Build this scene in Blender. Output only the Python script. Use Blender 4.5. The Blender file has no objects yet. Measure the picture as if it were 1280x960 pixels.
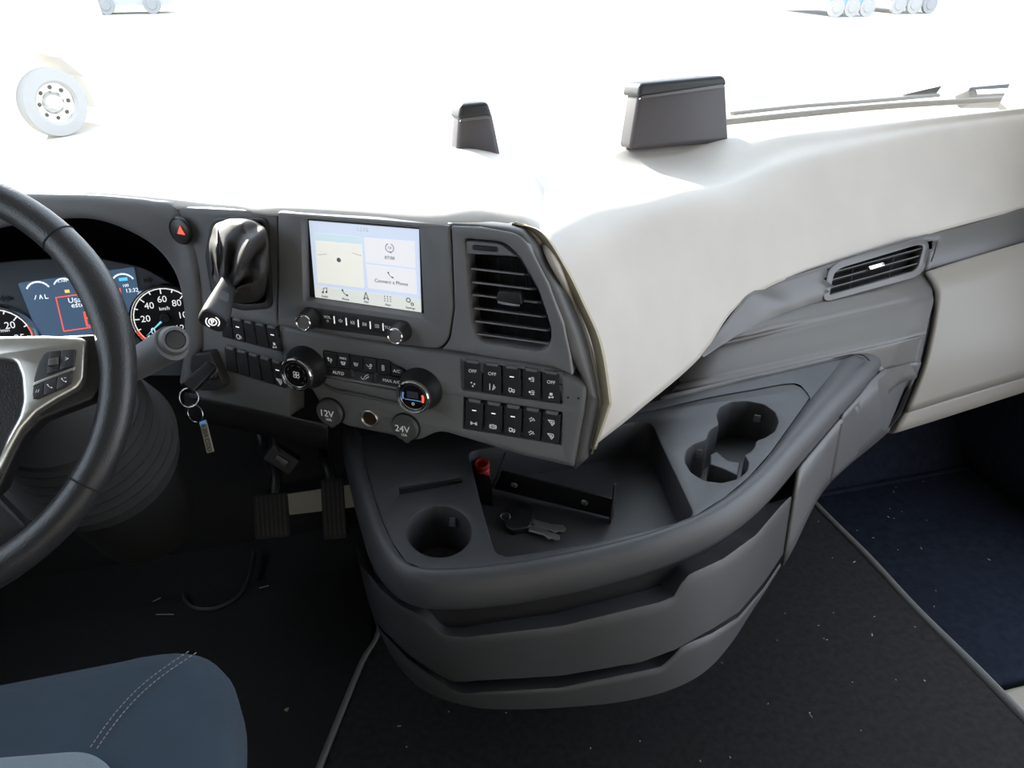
import bpy, bmesh, math, random
from mathutils import Vector as V, Matrix, geometry, noise
random.seed(7)
R = math.radians
SC = bpy.context.scene
COL = SC.collection

# ------------------------------------------------------------------ camera, sky, sun, exposure
FPX, PITCH, YAW = 950.0, R(30), R(15)
CAM = V((0, 0, 1.2))
cd = bpy.data.cameras.new('camera'); cam = bpy.data.objects.new('camera', cd); COL.objects.link(cam)
cam.location = CAM; cam.rotation_euler = (R(90) - PITCH, 0, -YAW)
cd.sensor_width = 36; cd.lens = FPX / 1280 * 36; cd.clip_start = 0.02; cd.clip_end = 400
SC.camera = cam
w = bpy.data.worlds.new('sky'); SC.world = w; w.use_nodes = True
bg = w.node_tree.nodes['Background']; bg.inputs[0].default_value = (0.78, 0.87, 1.0, 1); bg.inputs[1].default_value = 0.7
sl = bpy.data.lights.new('sun', 'SUN'); sl.energy = 4.5; sl.angle = R(0.6); sl.color = (1.0, 0.92, 0.80)
sun = bpy.data.objects.new('sun', sl); COL.objects.link(sun)
SUN_AZ, SUN_EL = R(-20), R(20)          # azimuth from straight ahead (minus = left), elevation
sd = V((math.sin(SUN_AZ) * math.cos(SUN_EL), math.cos(SUN_AZ) * math.cos(SUN_EL), math.sin(SUN_EL)))
sun.rotation_euler = sd.to_track_quat('Z', 'Y').to_euler()
vs = SC.view_settings
vs.view_transform = 'Standard'; vs.look = 'None'; vs.gamma = 1; vs.use_curve_mapping = False; vs.exposure = 2.72

# ------------------------------------------------------------------ picture point -> place
_h = V((math.sin(YAW), math.cos(YAW), 0)); _r = V((math.cos(YAW), -math.sin(YAW), 0)); _z = V((0, 0, 1))
_F = _h * math.cos(PITCH) - _z * math.sin(PITCH); _U = _h * math.sin(PITCH) + _z * math.cos(PITCH)
def ray(x, y): return _F + _r * ((x - 640) / FPX) + _U * ((480 - y) / FPX)
def proj(p):
    d = p - CAM; k = d.dot(_F)
    return 640 + FPX * d.dot(_r) / k, 480 - FPX * d.dot(_U) / k
def at_t(x, y, t): return CAM + ray(x, y) * t
def at_z(x, y, z): r = ray(x, y); return CAM + r * ((z - CAM.z) / r.z)
def at_Y(x, y, Y): r = ray(x, y); return CAM + r * (Y / r.y)
def mpp(p): return (p - CAM).dot(_F) / FPX          # metres for one pixel at a point
class Fr:                                            # a working plane: u right, v up, n towards the viewer
    def __init__(s, o, u, n):
        s.o = o; s.n = n.normalized(); s.u = (u - s.n * u.dot(s.n)).normalized(); s.v = s.n.cross(s.u)
    def px(s, x, y, off=0):
        r = ray(x, y); o = s.o + s.n * off
        return CAM + r * ((o - CAM).dot(s.n) / r.dot(s.n))
    def ab(s, x, y, off=0):
        d = s.px(x, y, off) - s.o; return (d.dot(s.u), d.dot(s.v))
    def P(s, a, b, h=0): return s.o + s.u * a + s.v * b + s.n * h
    def at(s, x, y, off=0): return Fr(s.px(x, y, off), s.u, s.n)
    def turn(s, ang):
        q = Matrix.Rotation(ang, 3, s.n); return Fr(s.o, q @ s.u, s.n)
def slanted(o, deg, tilt):
    d = R(deg); t = R(tilt)
    return Fr(o, V((math.cos(d), -math.sin(d), 0)), V((-math.sin(d) * math.cos(t), -math.cos(d) * math.cos(t), math.sin(t))))
FA = slanted(at_t(455, 330, 1.0), 32, 4)            # centre fascia
FL = slanted(FA.px(346, 330), 39, 4)                # driver-side panel left of it
FC = slanted(at_Y(100, 380, 1.215), 0, 14)          # instrument faces
TOP = 0.535
FH = Fr(V((0, 0, TOP)), V((1, 0, 0)), V((0, 0, 1))) # console top

# ------------------------------------------------------------------ materials
MATS = {}
def mat(name, col, rough=0.5, metal=0.0, grain=0.0, gscale=900, var=0.0, vscale=6, emit=None, es=1.0, coat=0.0, spec=0.5, sheen=0.0):
    if name in MATS: return MATS[name]
    m = bpy.data.materials.new(name); m.use_nodes = True; nt = m.node_tree; b = nt.nodes['Principled BSDF']
    b.inputs['Base Color'].default_value = (*col, 1); b.inputs['Roughness'].default_value = rough
    b.inputs['Metallic'].default_value = metal; b.inputs['Coat Weight'].default_value = coat
    b.inputs['Specular IOR Level'].default_value = spec; b.inputs['Sheen Weight'].default_value = sheen
    if emit:
        b.inputs['Emission Color'].default_value = (*emit, 1); b.inputs['Emission Strength'].default_value = es
    tc = nt.nodes.new('ShaderNodeTexCoord')
    if var:
        n = nt.nodes.new('ShaderNodeTexNoise'); n.inputs['Scale'].default_value = vscale; n.inputs['Detail'].default_value = 6
        nt.links.new(tc.outputs['Object'], n.inputs['Vector'])
        cr = nt.nodes.new('ShaderNodeValToRGB')
        cr.color_ramp.elements[0].position = 0.3; cr.color_ramp.elements[1].position = 0.7
        cr.color_ramp.elements[0].color = (*[c * (1 - var) for c in col], 1)
        cr.color_ramp.elements[1].color = (*[min(1, c * (1 + var)) for c in col], 1)
        nt.links.new(n.outputs['Fac'], cr.inputs['Fac']); nt.links.new(cr.outputs['Color'], b.inputs['Base Color'])
    if grain:
        n = nt.nodes.new('ShaderNodeTexNoise'); n.inputs['Scale'].default_value = gscale; n.inputs['Detail'].default_value = 3
        nt.links.new(tc.outputs['Object'], n.inputs['Vector'])
        bp = nt.nodes.new('ShaderNodeBump'); bp.inputs['Strength'].default_value = grain; bp.inputs['Distance'].default_value = 0.002
        nt.links.new(n.outputs['Fac'], bp.inputs['Height']); nt.links.new(bp.outputs['Normal'], b.inputs['Normal'])
    MATS[name] = m; return m
def glassmat():
    m = bpy.data.materials.new('window_glass'); m.use_nodes = True; nt = m.node_tree
    for n in list(nt.nodes): nt.nodes.remove(n)
    o = nt.nodes.new('ShaderNodeOutputMaterial'); mx = nt.nodes.new('ShaderNodeMixShader')
    t = nt.nodes.new('ShaderNodeBsdfTransparent'); t.inputs[0].default_value = (0.93, 0.95, 0.95, 1)
    g = nt.nodes.new('ShaderNodeBsdfGlossy'); g.inputs['Roughness'].default_value = 0.02
    mx.inputs[0].default_value = 0.05
    nt.links.new(t.outputs[0], mx.inputs[1]); nt.links.new(g.outputs[0], mx.inputs[2]); nt.links.new(mx.outputs[0], o.inputs[0]); return m
GLASS = glassmat()
M_DASH = mat('charcoal_plastic', (0.165, 0.165, 0.172), 0.5, grain=0.18, gscale=1400, var=0.06, vscale=9)
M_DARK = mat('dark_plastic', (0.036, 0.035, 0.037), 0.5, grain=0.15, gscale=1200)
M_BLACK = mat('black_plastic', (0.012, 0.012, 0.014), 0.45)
M_VOID = mat('black_matte', (0.006, 0.006, 0.007), 0.9)
M_BTN = mat('button_black', (0.028, 0.028, 0.031), 0.42)
M_SOFT = mat('soft_grey_plastic', (0.0930, 0.0918, 0.0942), 0.42, grain=0.15, gscale=1500)
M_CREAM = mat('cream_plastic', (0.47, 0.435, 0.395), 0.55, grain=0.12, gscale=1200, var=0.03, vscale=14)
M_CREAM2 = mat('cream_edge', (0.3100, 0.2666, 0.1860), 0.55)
M_TRIM = mat('satin_grey_trim', (0.0992, 0.0961, 0.0930), 0.36, metal=0.25, grain=0.06, gscale=1500)
M_SOFT_LIT = mat('soft_grey_plastic_lit', (0.21, 0.188, 0.16), 0.42, grain=0.12, gscale=1500)  # the soft grey plastic again, strong warm light put into its colour
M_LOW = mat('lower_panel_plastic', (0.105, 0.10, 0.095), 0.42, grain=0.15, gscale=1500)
M_CONS = mat('console_plastic', (0.044, 0.045, 0.049), 0.43, grain=0.22, gscale=1300, var=0.08, vscale=12)
M_CHROME = mat('chrome', (0.78, 0.78, 0.78), 0.12, metal=1.0)
M_SATIN = mat('satin_silver', (0.62, 0.61, 0.58), 0.28, metal=0.9)
M_LEATHER = mat('black_leather', (0.022, 0.022, 0.024), 0.36, grain=0.25, gscale=450, var=0.15, vscale=30)
M_BOOT = mat('boot_leather', (0.060, 0.055, 0.055), 0.62, grain=0.2, gscale=500, spec=0.3)
M_RUBBER = mat('rubber', (0.018, 0.018, 0.019), 0.65)
M_WHITE = mat('white_print', (0.85, 0.85, 0.85), 0.5, emit=(1, 1, 1), es=0.02)
M_LIT = mat('lit_white_mark', (0.9, 0.9, 0.9), 0.4, emit=(1, 1, 1), es=0.10)
M_REDLIT = mat('lit_red_mark', (0.7, 0.05, 0.03), 0.4, emit=(1, 0.10, 0.05), es=0.22)
M_BLUE = mat('blue_mark', (0.15, 0.4, 0.7), 0.4, emit=(0.2, 0.5, 1), es=0.03)
M_CARPET = mat('black_carpet', (0.0211, 0.0205, 0.0211), 0.95, grain=0.9, gscale=500, var=0.25, vscale=90, spec=0.1)
M_NAVY = mat('navy_carpet', (0.0124, 0.0161, 0.0260), 0.95, grain=0.9, gscale=500, var=0.25, vscale=70, spec=0.1)
M_BIND = mat('grey_binding', (0.0992, 0.0961, 0.0930), 0.8, grain=0.6, gscale=700)
M_SEAT = mat('blue_grey_fabric', (0.013, 0.026, 0.045), 0.85, grain=0.5, gscale=1500, var=0.1, vscale=20, sheen=0.05)
M_SEAT2 = mat('pale_grey_fabric', (0.15, 0.18, 0.21), 0.85, grain=0.5, gscale=1200, sheen=0.05)
M_THREAD = mat('grey_thread', (0.1860, 0.1860, 0.1860), 0.8)
M_LINER = mat('grey_headliner', (0.2232, 0.2170, 0.2046), 0.9, grain=0.2, gscale=400)
M_SKEL = mat('dark_wall_panel', (0.022, 0.022, 0.024), 0.9, spec=0.1)
M_BEIGE = mat('beige_plastic', (0.2604, 0.2356, 0.1922), 0.6)

# ------------------------------------------------------------------ object helpers
def link(o, parent=None):
    COL.objects.link(o)
    if parent is not None:
        o.parent = parent; o.matrix_parent_inverse = parent.matrix_world.inverted()
    return o
def thing(name, label, cat, loc=(0, 0, 0), group=None):
    o = bpy.data.objects.new(name, None); COL.objects.link(o); o.location = loc; o.empty_display_size = 0.05
    o.matrix_world = Matrix.Translation(V(loc))
    o['label'] = label; o['category'] = cat
    if group: o['group'] = group
    return o
def tag(o, label, cat, group=None):
    o['label'] = label; o['category'] = cat
    if group: o['group'] = group
    return o
def struct(o): o['kind'] = 'structure'; return o
def mk(name, vs_, fs, m, parent=None, sharp=35, smooth=True):
    me = bpy.data.meshes.new(name); me.from_pydata([tuple(v) for v in vs_], [], fs); me.validate(); me.update()
    bm = bmesh.new(); bm.from_mesh(me); bmesh.ops.recalc_face_normals(bm, faces=bm.faces[:]); bm.to_mesh(me); bm.free()
    if smooth:
        me.polygons.foreach_set('use_smooth', [True] * len(me.polygons)); me.set_sharp_from_angle(angle=R(sharp))
    me.materials.append(m)
    return link(bpy.data.objects.new(name, me), parent)
def area2(p): return sum(p[i][0] * p[(i + 1) % len(p)][1] - p[(i + 1) % len(p)][0] * p[i][1] for i in range(len(p))) / 2
def ccw(p): return list(p) if area2(p) > 0 else list(reversed(p))
def offs(p, d):                                      # offset a closed CCW outline outwards by d
    n = len(p); out = []
    for i in range(n):
        a, b, c = V(p[i - 1]).to_2d() if False else V(p[i - 1]), V(p[i]), V(p[(i + 1) % n])
        e1 = (b - a).normalized(); e2 = (c - b).normalized()
        n1 = V((e1.y, -e1.x)); n2 = V((e2.y, -e2.x)); m = n1 + n2
        k = max(m.length_squared / 2, 0.35)
        out.append(tuple(b + m * (d / k) * 1.0))
    return out
def rpoly(pts, r, seg=5):                            # round the corners of a closed outline
    n = len(pts); out = []
    rr = r if isinstance(r, (list, tuple)) else [r] * n
    for i in range(n):
        a, b, c = V(pts[i - 1]), V(pts[i]), V(pts[(i + 1) % n])
        d = min(rr[i], (a - b).length * 0.48, (c - b).length * 0.48)
        if d <= 1e-9: out.append(tuple(b)); continue
        p, q = b + (a - b).normalized() * d, b + (c - b).normalized() * d
        for k in range(seg + 1):
            t = k / seg; out.append(tuple(p * (1 - t) ** 2 + b * (2 * t * (1 - t)) + q * t * t))
    return out
def spline(pts, n):                                  # Catmull-Rom through pts, n samples
    pts = [V(p) for p in pts]; m = len(pts) - 1; out = []
    for k in range(n):
        x = k / (n - 1) * m; i = min(int(x), m - 1); t = x - i
        p1, p2 = pts[i], pts[i + 1]
        p0 = pts[i - 1] if i > 0 else p1 * 2 - p2
        p3 = pts[i + 2] if i + 2 <= m else p2 * 2 - p1
        out.append(0.5 * (2 * p1 + (p2 - p0) * t + (2 * p0 - 5 * p1 + 4 * p2 - p3) * t * t + (3 * p1 - p0 - 3 * p2 + p3) * t ** 3))
    return out
def grid(name, rows, m, parent=None, nr=None, nc=None, thick=0.0, cyc=False, sharp=50):
    if nc: rows = [spline(r, nc) for r in rows]
    if nr:
        cols = [spline([r[j] for r in rows], nr) for j in range(len(rows[0]))]
        rows = [[c[i] for c in cols] for i in range(nr)]
    a, b = len(rows), len(rows[0]); vs_ = [p for r in rows for p in r]; fs = []
    for i in range(a - 1):
        for j in range(b if cyc else b - 1):
            k = (j + 1) % b; fs.append((i * b + j, i * b + k, (i + 1) * b + k, (i + 1) * b + j))
    o = mk(name, vs_, fs, m, parent, sharp)
    if thick:
        md = o.modifiers.new('thickness', 'SOLIDIFY'); md.thickness = abs(thick); md.offset = -1 if thick > 0 else 1
    return o
def plate(name, fr, outer, m, parent=None, holes=(), off=0.0, thick=0.01, rnd=0.002, px=True, steps=3, sharp=35, back=True):
    """slab with rounded front edges; holes = (outline, depth, chamfer, has_bottom); outlines as picture points or plane coordinates"""
    cv = (lambda p: ccw([fr.ab(x, y, off) for x, y in p])) if px else (lambda p: ccw(list(p)))
    o = cv(outer); vs_ = []; fs = []
    def ring(p, h):
        i = len(vs_); vs_.extend(fr.P(a, b, h) for a, b in p); return list(range(i, i + len(p)))
    def skin(a, b):
        n = len(a)
        for i in range(n): fs.append((a[i], a[(i + 1) % n], b[(i + 1) % n], b[i]))
    top2 = offs(o, -rnd) if rnd else o
    top = ring(top2, off); prev = top
    if rnd:
        for k in range(1, steps + 1):
            t = k / steps * math.pi / 2
            cur = ring(offs(o, -rnd * (1 - math.sin(t))), off - rnd * (1 - math.cos(t))); skin(prev, cur); prev = cur
    bot = ring(o, off - thick); skin(prev, bot)
    loops2 = [top2]; idx = list(top)
    for hp, depth, ch, bottom in holes:
        h = cv(hp); a2 = offs(h, ch) if ch else h
        a = ring(a2, off); loops2.append(a2); idx += a
        if ch:
            b = ring(offs(h, ch * 0.3), off - ch * 0.3); skin(a, b); a = b
            b = ring(h, off - ch); skin(a, b); a = b
        c = ring(h, off - depth); skin(a, c)
        if bottom:
            for t in geometry.tessellate_polygon([[V((x, y, 0)) for x, y in h]]): fs.append(tuple(c[i] for i in t))
    for t in geometry.tessellate_polygon([[V((x, y, 0)) for x, y in l] for l in loops2]): fs.append(tuple(idx[i] for i in t))
    if back:
        for t in geometry.tessellate_polygon([[V((x, y, 0)) for x, y in o]]): fs.append(tuple(bot[i] for i in t))
    return mk(name, vs_, fs, m, parent, sharp)
def lathe(name, fr, prof, m, parent=None, seg=40, sx=1.0, sy=1.0, sharp=35):
    vs_ = []; fs = []; prev = None
    for r, h in prof:
        if r < 1e-7: cur = [len(vs_)]; vs_.append(fr.P(0, 0, h))
        else:
            cur = list(range(len(vs_), len(vs_) + seg))
            vs_ += [fr.P(r * sx * math.cos(2 * math.pi * k / seg), r * sy * math.sin(2 * math.pi * k / seg), h) for k in range(seg)]
        if prev:
            for k in range(seg):
                q = (k + 1) % seg
                if len(prev) == 1 and len(cur) > 1: fs.append((prev[0], cur[q], cur[k]))
                elif len(cur) == 1 and len(prev) > 1: fs.append((prev[k], prev[q], cur[0]))
                elif len(cur) > 1: fs.append((prev[k], prev[q], cur[q], cur[k]))
        prev = cur
    return mk(name, vs_, fs, m, parent, sharp)
def tube(name, pts, rad, m, parent=None, seg=10, closed=False, flat=1.0, up=None):
    pts = [V(p) for p in pts]; n = len(pts); rr = rad if isinstance(rad, (list, tuple)) else [rad] * n
    vs_ = []; fs = []; nv = None
    for i in range(n):
        a = pts[i - 1] if (i > 0 or closed) else pts[i]; b = pts[(i + 1) % n] if (i < n - 1 or closed) else pts[i]
        t = (b - a).normalized()
        if up is not None: nv = (V(up) - t * V(up).dot(t)).normalized()
        elif nv is None:
            q = V((0, 0, 1)) if abs(t.z) < 0.9 else V((1, 0, 0)); nv = (q - t * q.dot(t)).normalized()
        else: nv = (nv - t * nv.dot(t)).normalized()
        bn = t.cross(nv)
        for k in range(seg):
            c = 2 * math.pi * k / seg; vs_.append(pts[i] + nv * (math.cos(c) * rr[i] * flat) + bn * (math.sin(c) * rr[i]))
    for i in range(n if closed else n - 1):
        j = (i + 1) % n
        for k in range(seg):
            q = (k + 1) % seg; fs.append((i * seg + k, i * seg + q, j * seg + q, j * seg + k))
    if not closed: fs.append(tuple(range(seg))); fs.append(tuple(range((n - 1) * seg, n * seg)))
    return mk(name, vs_, fs, m, parent, 60)
def box(name, fr, a0, a1, b0, b1, h0, h1, m, parent=None, bev=0.001):
    return plate(name, fr, [(a0, b0), (a1, b0), (a1, b1), (a0, b1)], m, parent, off=h1, thick=h1 - h0, rnd=min(bev, (h1 - h0) * 0.45), px=False)
def text(name, s, fr, m, parent, size, align='CENTER', h=0.0004, shear=0.0):
    c = bpy.data.curves.new(name, 'FONT'); c.body = s; c.size = size; c.align_x = align; c.align_y = 'CENTER'
    c.extrude = 0.0002; c.resolution_u = 3; c.shear = shear
    o = bpy.data.objects.new(name, c); me = bpy.data.meshes.new_from_object(o); bpy.data.objects.remove(o)
    me.name = name
    mt = Matrix((fr.u, fr.v, fr.n)).transposed().to_4x4(); mt.translation = fr.o + fr.n * h
    me.transform(mt); me.materials.clear(); me.materials.append(m)
    return link(bpy.data.objects.new(name, me), parent)
def strokes(name, fr, lines, m, parent, s=0.004, wd=0.14, h=0.0004):
    """a flat printed symbol: polylines in a box of -1..1, drawn as thin raised ribbons; a line closed with True is filled"""
    vs_ = []; fs = []
    for L in lines:
        if L[0] == 'F':
            i = len(vs_); vs_ += [fr.P(x * s, y * s, h) for x, y in L[1:]]; fs.append(tuple(range(i, i + len(L) - 1))); continue
        for (x0, y0), (x1, y1) in zip(L, L[1:]):
            d = V((x1 - x0, y1 - y0)); 
            if d.length < 1e-6: continue
            d.normalize(); q = V((-d.y, d.x)) * wd; e = d * wd * 0.5; i = len(vs_)
            for p in ((x0 - e.x + q.x, y0 - e.y + q.y), (x0 - e.x - q.x, y0 - e.y - q.y), (x1 + e.x - q.x, y1 + e.y - q.y), (x1 + e.x + q.x, y1 + e.y + q.y)):
                vs_.append(fr.P(p[0] * s, p[1] * s, h))
            fs.append((i, i + 1, i + 2, i + 3))
    return mk(name, vs_, fs, m, parent, smooth=False)
def arc(cx, cy, r, a0, a1, n=10): return [(cx + r * math.cos(R(a0 + (a1 - a0) * k / n)), cy + r * math.sin(R(a0 + (a1 - a0) * k / n))) for k in range(n + 1)]
def fill(*p): return ['F'] + list(p)
def disc(cx, cy, r, n=10): return ['F'] + arc(cx, cy, r, 0, 360 - 360 / n, n - 1)
PHONE = [arc(1.0, 1.0, 1.7, 185, 265, 6), fill((-.95, .95), (-.45, .95), (-.4, .45), (-.9, .4)), fill((.45, -.4), (.95, -.45), (.95, -.95), (.4, -.9))]

# ------------------------------------------------------------------ the cab shell
def slab(name, x0, x1, y0, y1, z0, z1, m):
    return struct(box(name, Fr(V((0, 0, 0)), V((1, 0, 0)), V((0, 0, 1))), x0, x1, y0, y1, z0, z1, m, None, 0.002))
XL, XR, YB, YW = -1.02, 1.58, -1.25, 1.46
slab('floor', XL, XR, YB, YW, -0.06, 0.0, mat('floor_rubber', (0.016, 0.016, 0.017), 0.9, grain=0.4, gscale=200))
slab('ceiling', XL, XR, YB, 1.20, 1.92, 1.98, M_LINER)
slab('wall_back', XL, XR, YB - 0.05, YB, 0, 1.92, M_LINER)
slab('wall_front', XL, XR, YW, YW + 0.01, -0.1, 0.832, M_SKEL)
for nm, x, nx, k in (('wall_left', XL, 1, 2), ('wall_right', XR, -1, 3)):
    f = Fr(V((x, 0, 0)), V((0, nx, 0)), V((nx, 0, 0)))
    q = [(nx * a, b) for a, b in ((YB, -0.06), (YW + 0.05, -0.06), (YW + 0.05, 0.86), (1.22, 1.98), (YB, 1.98))]
    hole = rpoly([(nx * a, b) for a, b in ((0.25, 0.85), (1.25, 0.85), (1.10, 1.52), (0.95, 1.60), (0.25, 1.60))], 0.06)
    if nx < 0:                                           # the passenger door stands open
        hole = rpoly([(nx * a, b) for a, b in ((-0.45, 0.03), (0.96, 0.03), (1.0, 0.8), (0.98, 1.60), (0.85, 1.72), (-0.45, 1.72))], 0.06)
    struct(plate(nm, f, q, M_LINER, None, [(hole, 0.05, 0.004, False)], thick=0.05, px=False, back=False))
    if nx < 0: continue
    struct(plate('window_%d' % k, Fr(f.o - f.n * 0.02, f.u, f.n), offs(ccw(hole), 0.01), GLASS, None, thick=0.004, rnd=0, px=False))
ws = Fr(V((0.28, 1.44, 0.85)), V((1, 0, 0)), V((0, -1, -0.22)))
struct(plate('window_1', ws, rpoly([(-1.32, 0), (1.32, 0), (1.28, 1.12), (-1.28, 1.12)], 0.05), GLASS, None, thick=0.005, rnd=0, px=False))

# ------------------------------------------------------------------ dashboard: the big shapes
dash = thing('dashboard', 'charcoal and cream truck dashboard running across the cab below the windscreen', 'dashboard', (0.3, 1.1, 0.55))
def fa(x, y, off=0): return FA.px(x, y, off)
def fl(x, y, off=0): return FL.px(x, y, off)
YH = 1.148                                           # plane of the instrument hood's rim
# hood over the instruments
outer_h = [V((-1.01, YH, 0.83)), at_Y(-140, 262, YH), at_Y(-60, 250, YH), at_Y(0, 246, YH), at_Y(60, 246, YH), at_Y(112, 247, YH), at_Y(150, 250, YH), at_Y(190, 255, YH), fl(222, 266), fl(245, 330), fl(250, 400), fl(250, 445), fl(246, 480)]
inner_h = [at_Y(-230, 400, YH), at_Y(-140, 330, YH), at_Y(-60, 297, YH), at_Y(0, 279, YH), at_Y(60, 270, YH), at_Y(112, 268, YH), at_Y(155, 280, YH), at_Y(197, 304, YH), fl(224, 338), fl(235, 377), fl(237, 411), fl(236, 445), fl(230, 480)]
ctr = at_Y(95, 400, YH)
def inward(p, k, dy): q = p + (ctr - p) * k; return V((q.x, q.y + dy, q.z))
rows = [[p + V((0, 0.02, -0.006)) for p in outer_h], outer_h, [a.lerp(b, 0.5) + V((0, -0.006, 0)) for a, b in zip(outer_h, inner_h)], [a.lerp(b, 0.92) + V((0, -0.006, 0)) for a, b in zip(outer_h, inner_h)], [inward(p, 0.02, 0.004) for p in inner_h]]
grid('instrument_hood', rows, M_DASH, dash, nr=17, nc=60, thick=-0.004)
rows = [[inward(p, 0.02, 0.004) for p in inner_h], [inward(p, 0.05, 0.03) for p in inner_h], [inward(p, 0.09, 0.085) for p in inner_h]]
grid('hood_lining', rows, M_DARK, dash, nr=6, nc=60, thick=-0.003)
# driver-side panel with the boot opening
boot_hole = rpoly([(268, 276), (331, 275), (336, 382), (300, 384), (268, 368), (259, 320)], 9)
plate('driver_side_panel', FL, rpoly([(346, 265), (290, 262), (228, 259), (200, 258), (222, 330), (236, 380), (238, 440), (236, 497), (300, 508), (362, 522), (362, 440), (346, 410)], 3), M_DASH, dash,
      [(boot_hole, 0.02, 0.004, True)], thick=0.035)
# upper fascia: screen surround and vent surround, proud of the lower fascia
UP = 0.012
scr = rpoly([(376, 272), (524, 284), (530, 398), (379, 376)], 3)
plate('screen_surround', FA, rpoly([(347, 265), (470, 274), (562, 282), (566, 385), (560, 425), (548, 437), (500, 431), (430, 421), (347, 407)], [2, 0, 2, 0, 14, 12, 0, 0, 2]), M_DASH, dash, [(scr, 0.019, 0.0015, True)], off=UP, thick=0.04, rnd=0.003)
vent_hole = rpoly([(580, 299), (628, 303), (648, 320), (672, 362), (688, 410), (688, 430), (676, 440), (600, 428), (590, 412)], [5, 10, 8, 6, 8, 8, 8, 10, 8])
plate('vent_surround', FA, rpoly([(564, 282.5), (600, 284), (645, 292), (660, 306), (685, 355), (704, 405), (713, 445), (716, 470), (691, 459), (620, 448), (552, 437), (562, 426), (568, 385)], [2, 0, 12, 8, 0, 0, 0, 3, 8, 0, 2, 10, 0]), M_DASH, dash, [(vent_hole, 0.038, 0.005, True)], off=UP, thick=0.045, rnd=0.003)
# lower fascia with the recess for the climate keys
clim = rpoly([(402, 437), (480, 449), (508, 460), (512, 492), (404, 471)], [6, 8, 6, 4, 4])
plate('lower_fascia', FA, rpoly([(347, 406), (430, 421), (500, 432), (620, 448), (691, 459), (722, 474), (735, 484), (733, 511), (719, 587), (650, 571), (548, 540), (522, 553), (430, 534), (402, 512), (384, 482), (362, 475), (347, 462)], [2, 0, 0, 0, 8, 4, 6, 8, 4, 0, 12, 8, 6, 6, 4, 2, 2]), M_DASH, dash,
      [(clim, 0.006, 0.002, True), (rpoly([(576, 447), (703, 466), (703, 506), (577, 488)], 2), 0.010, 0.001, True), (rpoly([(579, 496), (703, 515), (702, 557), (578, 536)], 2), 0.010, 0.001, True)], thick=0.06, rnd=0.009, steps=4)
# bevelled band down the fascia's right edge
bi = [(560, 279), (600, 282), (640, 289), (658, 302), (684, 350), (703, 400), (716, 445), (735, 484), (733, 511), (719, 587)]
bo = [(560, 276), (600, 276), (644, 281), (664, 292), (694, 335), (716, 380), (735, 430), (748, 495), (748, 508), (735, 572)]
grid('edge_band', [[fa(x, y, UP - 0.004 if i < 7 else -0.002) for i, (x, y) in enumerate(bi)], [fa(x, y, -0.018) for x, y in bo], [fa(x, y, -0.06) for x, y in bo]], M_SOFT, dash, nc=60, thick=0.004)
# cream cover: side face rolling over into the top
Z_B = 0.868
cb = [((737, 562), 0), ((800, 512), 1.14), ((875, 447), 1.275), ((921, 384), 1.36), ((985, 348), 1.44), ((1044, 329), 1.50), ((1153, 295), 1.585), ((1280, 261), 1.64), ((1350, 243), 1.67)]
c1 = [((752, 500), 0), ((800, 440), 1.14), ((867, 385), 1.265), ((917, 332), 1.35), ((985, 300), 1.43), ((1048, 283), 1.493), ((1155, 252), 1.58), ((1283, 218), 1.638), ((1350, 200), 1.668)]
c2 = [((722, 388), 0), ((785, 345), 1.14), ((855, 305), 1.262), ((913, 272), 1.342), ((985, 250), 1.426), ((1053, 235), 1.488), ((1160, 208), 1.575), ((1287, 178), 1.638), ((1355, 160), 1.668)]
c3 = [((680, 302), 0), ((762, 268), 1.15), ((842, 246), 1.27), ((912, 232), 1.375), ((985, 208), 1.44), ((1057, 194), 1.49), ((1165, 170), 1.575), ((1290, 150), 1.642), ((1360, 138), 1.67)]
c4 = [((668, 240), 1.22), ((745, 214), 1.38), ((840, 211), 1.45), ((912, 216), 1.425), ((985, 188), 1.472), ((1060, 175), 1.508), ((1165, 157), 1.583), ((1290, 141), 1.65), ((1360, 130), 1.675)]
c5 = [((640, 200), 1.44), ((715, 193), 1.47), ((845, 178), 1.51), ((910, 172), 1.50), ((985, 165), 1.51), ((1060, 157), 1.54), ((1165, 147), 1.595), ((1290, 134), 1.658), ((1360, 124), 1.68)]
def row(c): return [at_t(x, y, t) if t else FA.px(x, y, -0.022) for (x, y), t in c]
rb, r1, r2, r3, r4, back = [row(c) for c in (cb, c1, c2, c3, c4, c5)]
back2 = [V((p.x, max(p.y + 0.03, 1.45), p.z - 0.05)) for p in back]
grid('cream_cover', [rb, r1, r2, r3, r4, back, back2], M_CREAM, dash, nr=49, nc=73, thick=0.006)
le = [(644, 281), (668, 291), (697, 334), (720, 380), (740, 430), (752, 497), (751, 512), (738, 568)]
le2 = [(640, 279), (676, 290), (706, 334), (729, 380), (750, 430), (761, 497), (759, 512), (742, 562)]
grid('cream_edge', [[fa(x, y, -0.017) for x, y in le], [fa(x, y, -0.014) for x, y in le2], [fa(x + 3, y, -0.03) for x, y in le2]], M_CREAM2, dash, nc=50, thick=0.004)
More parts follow.
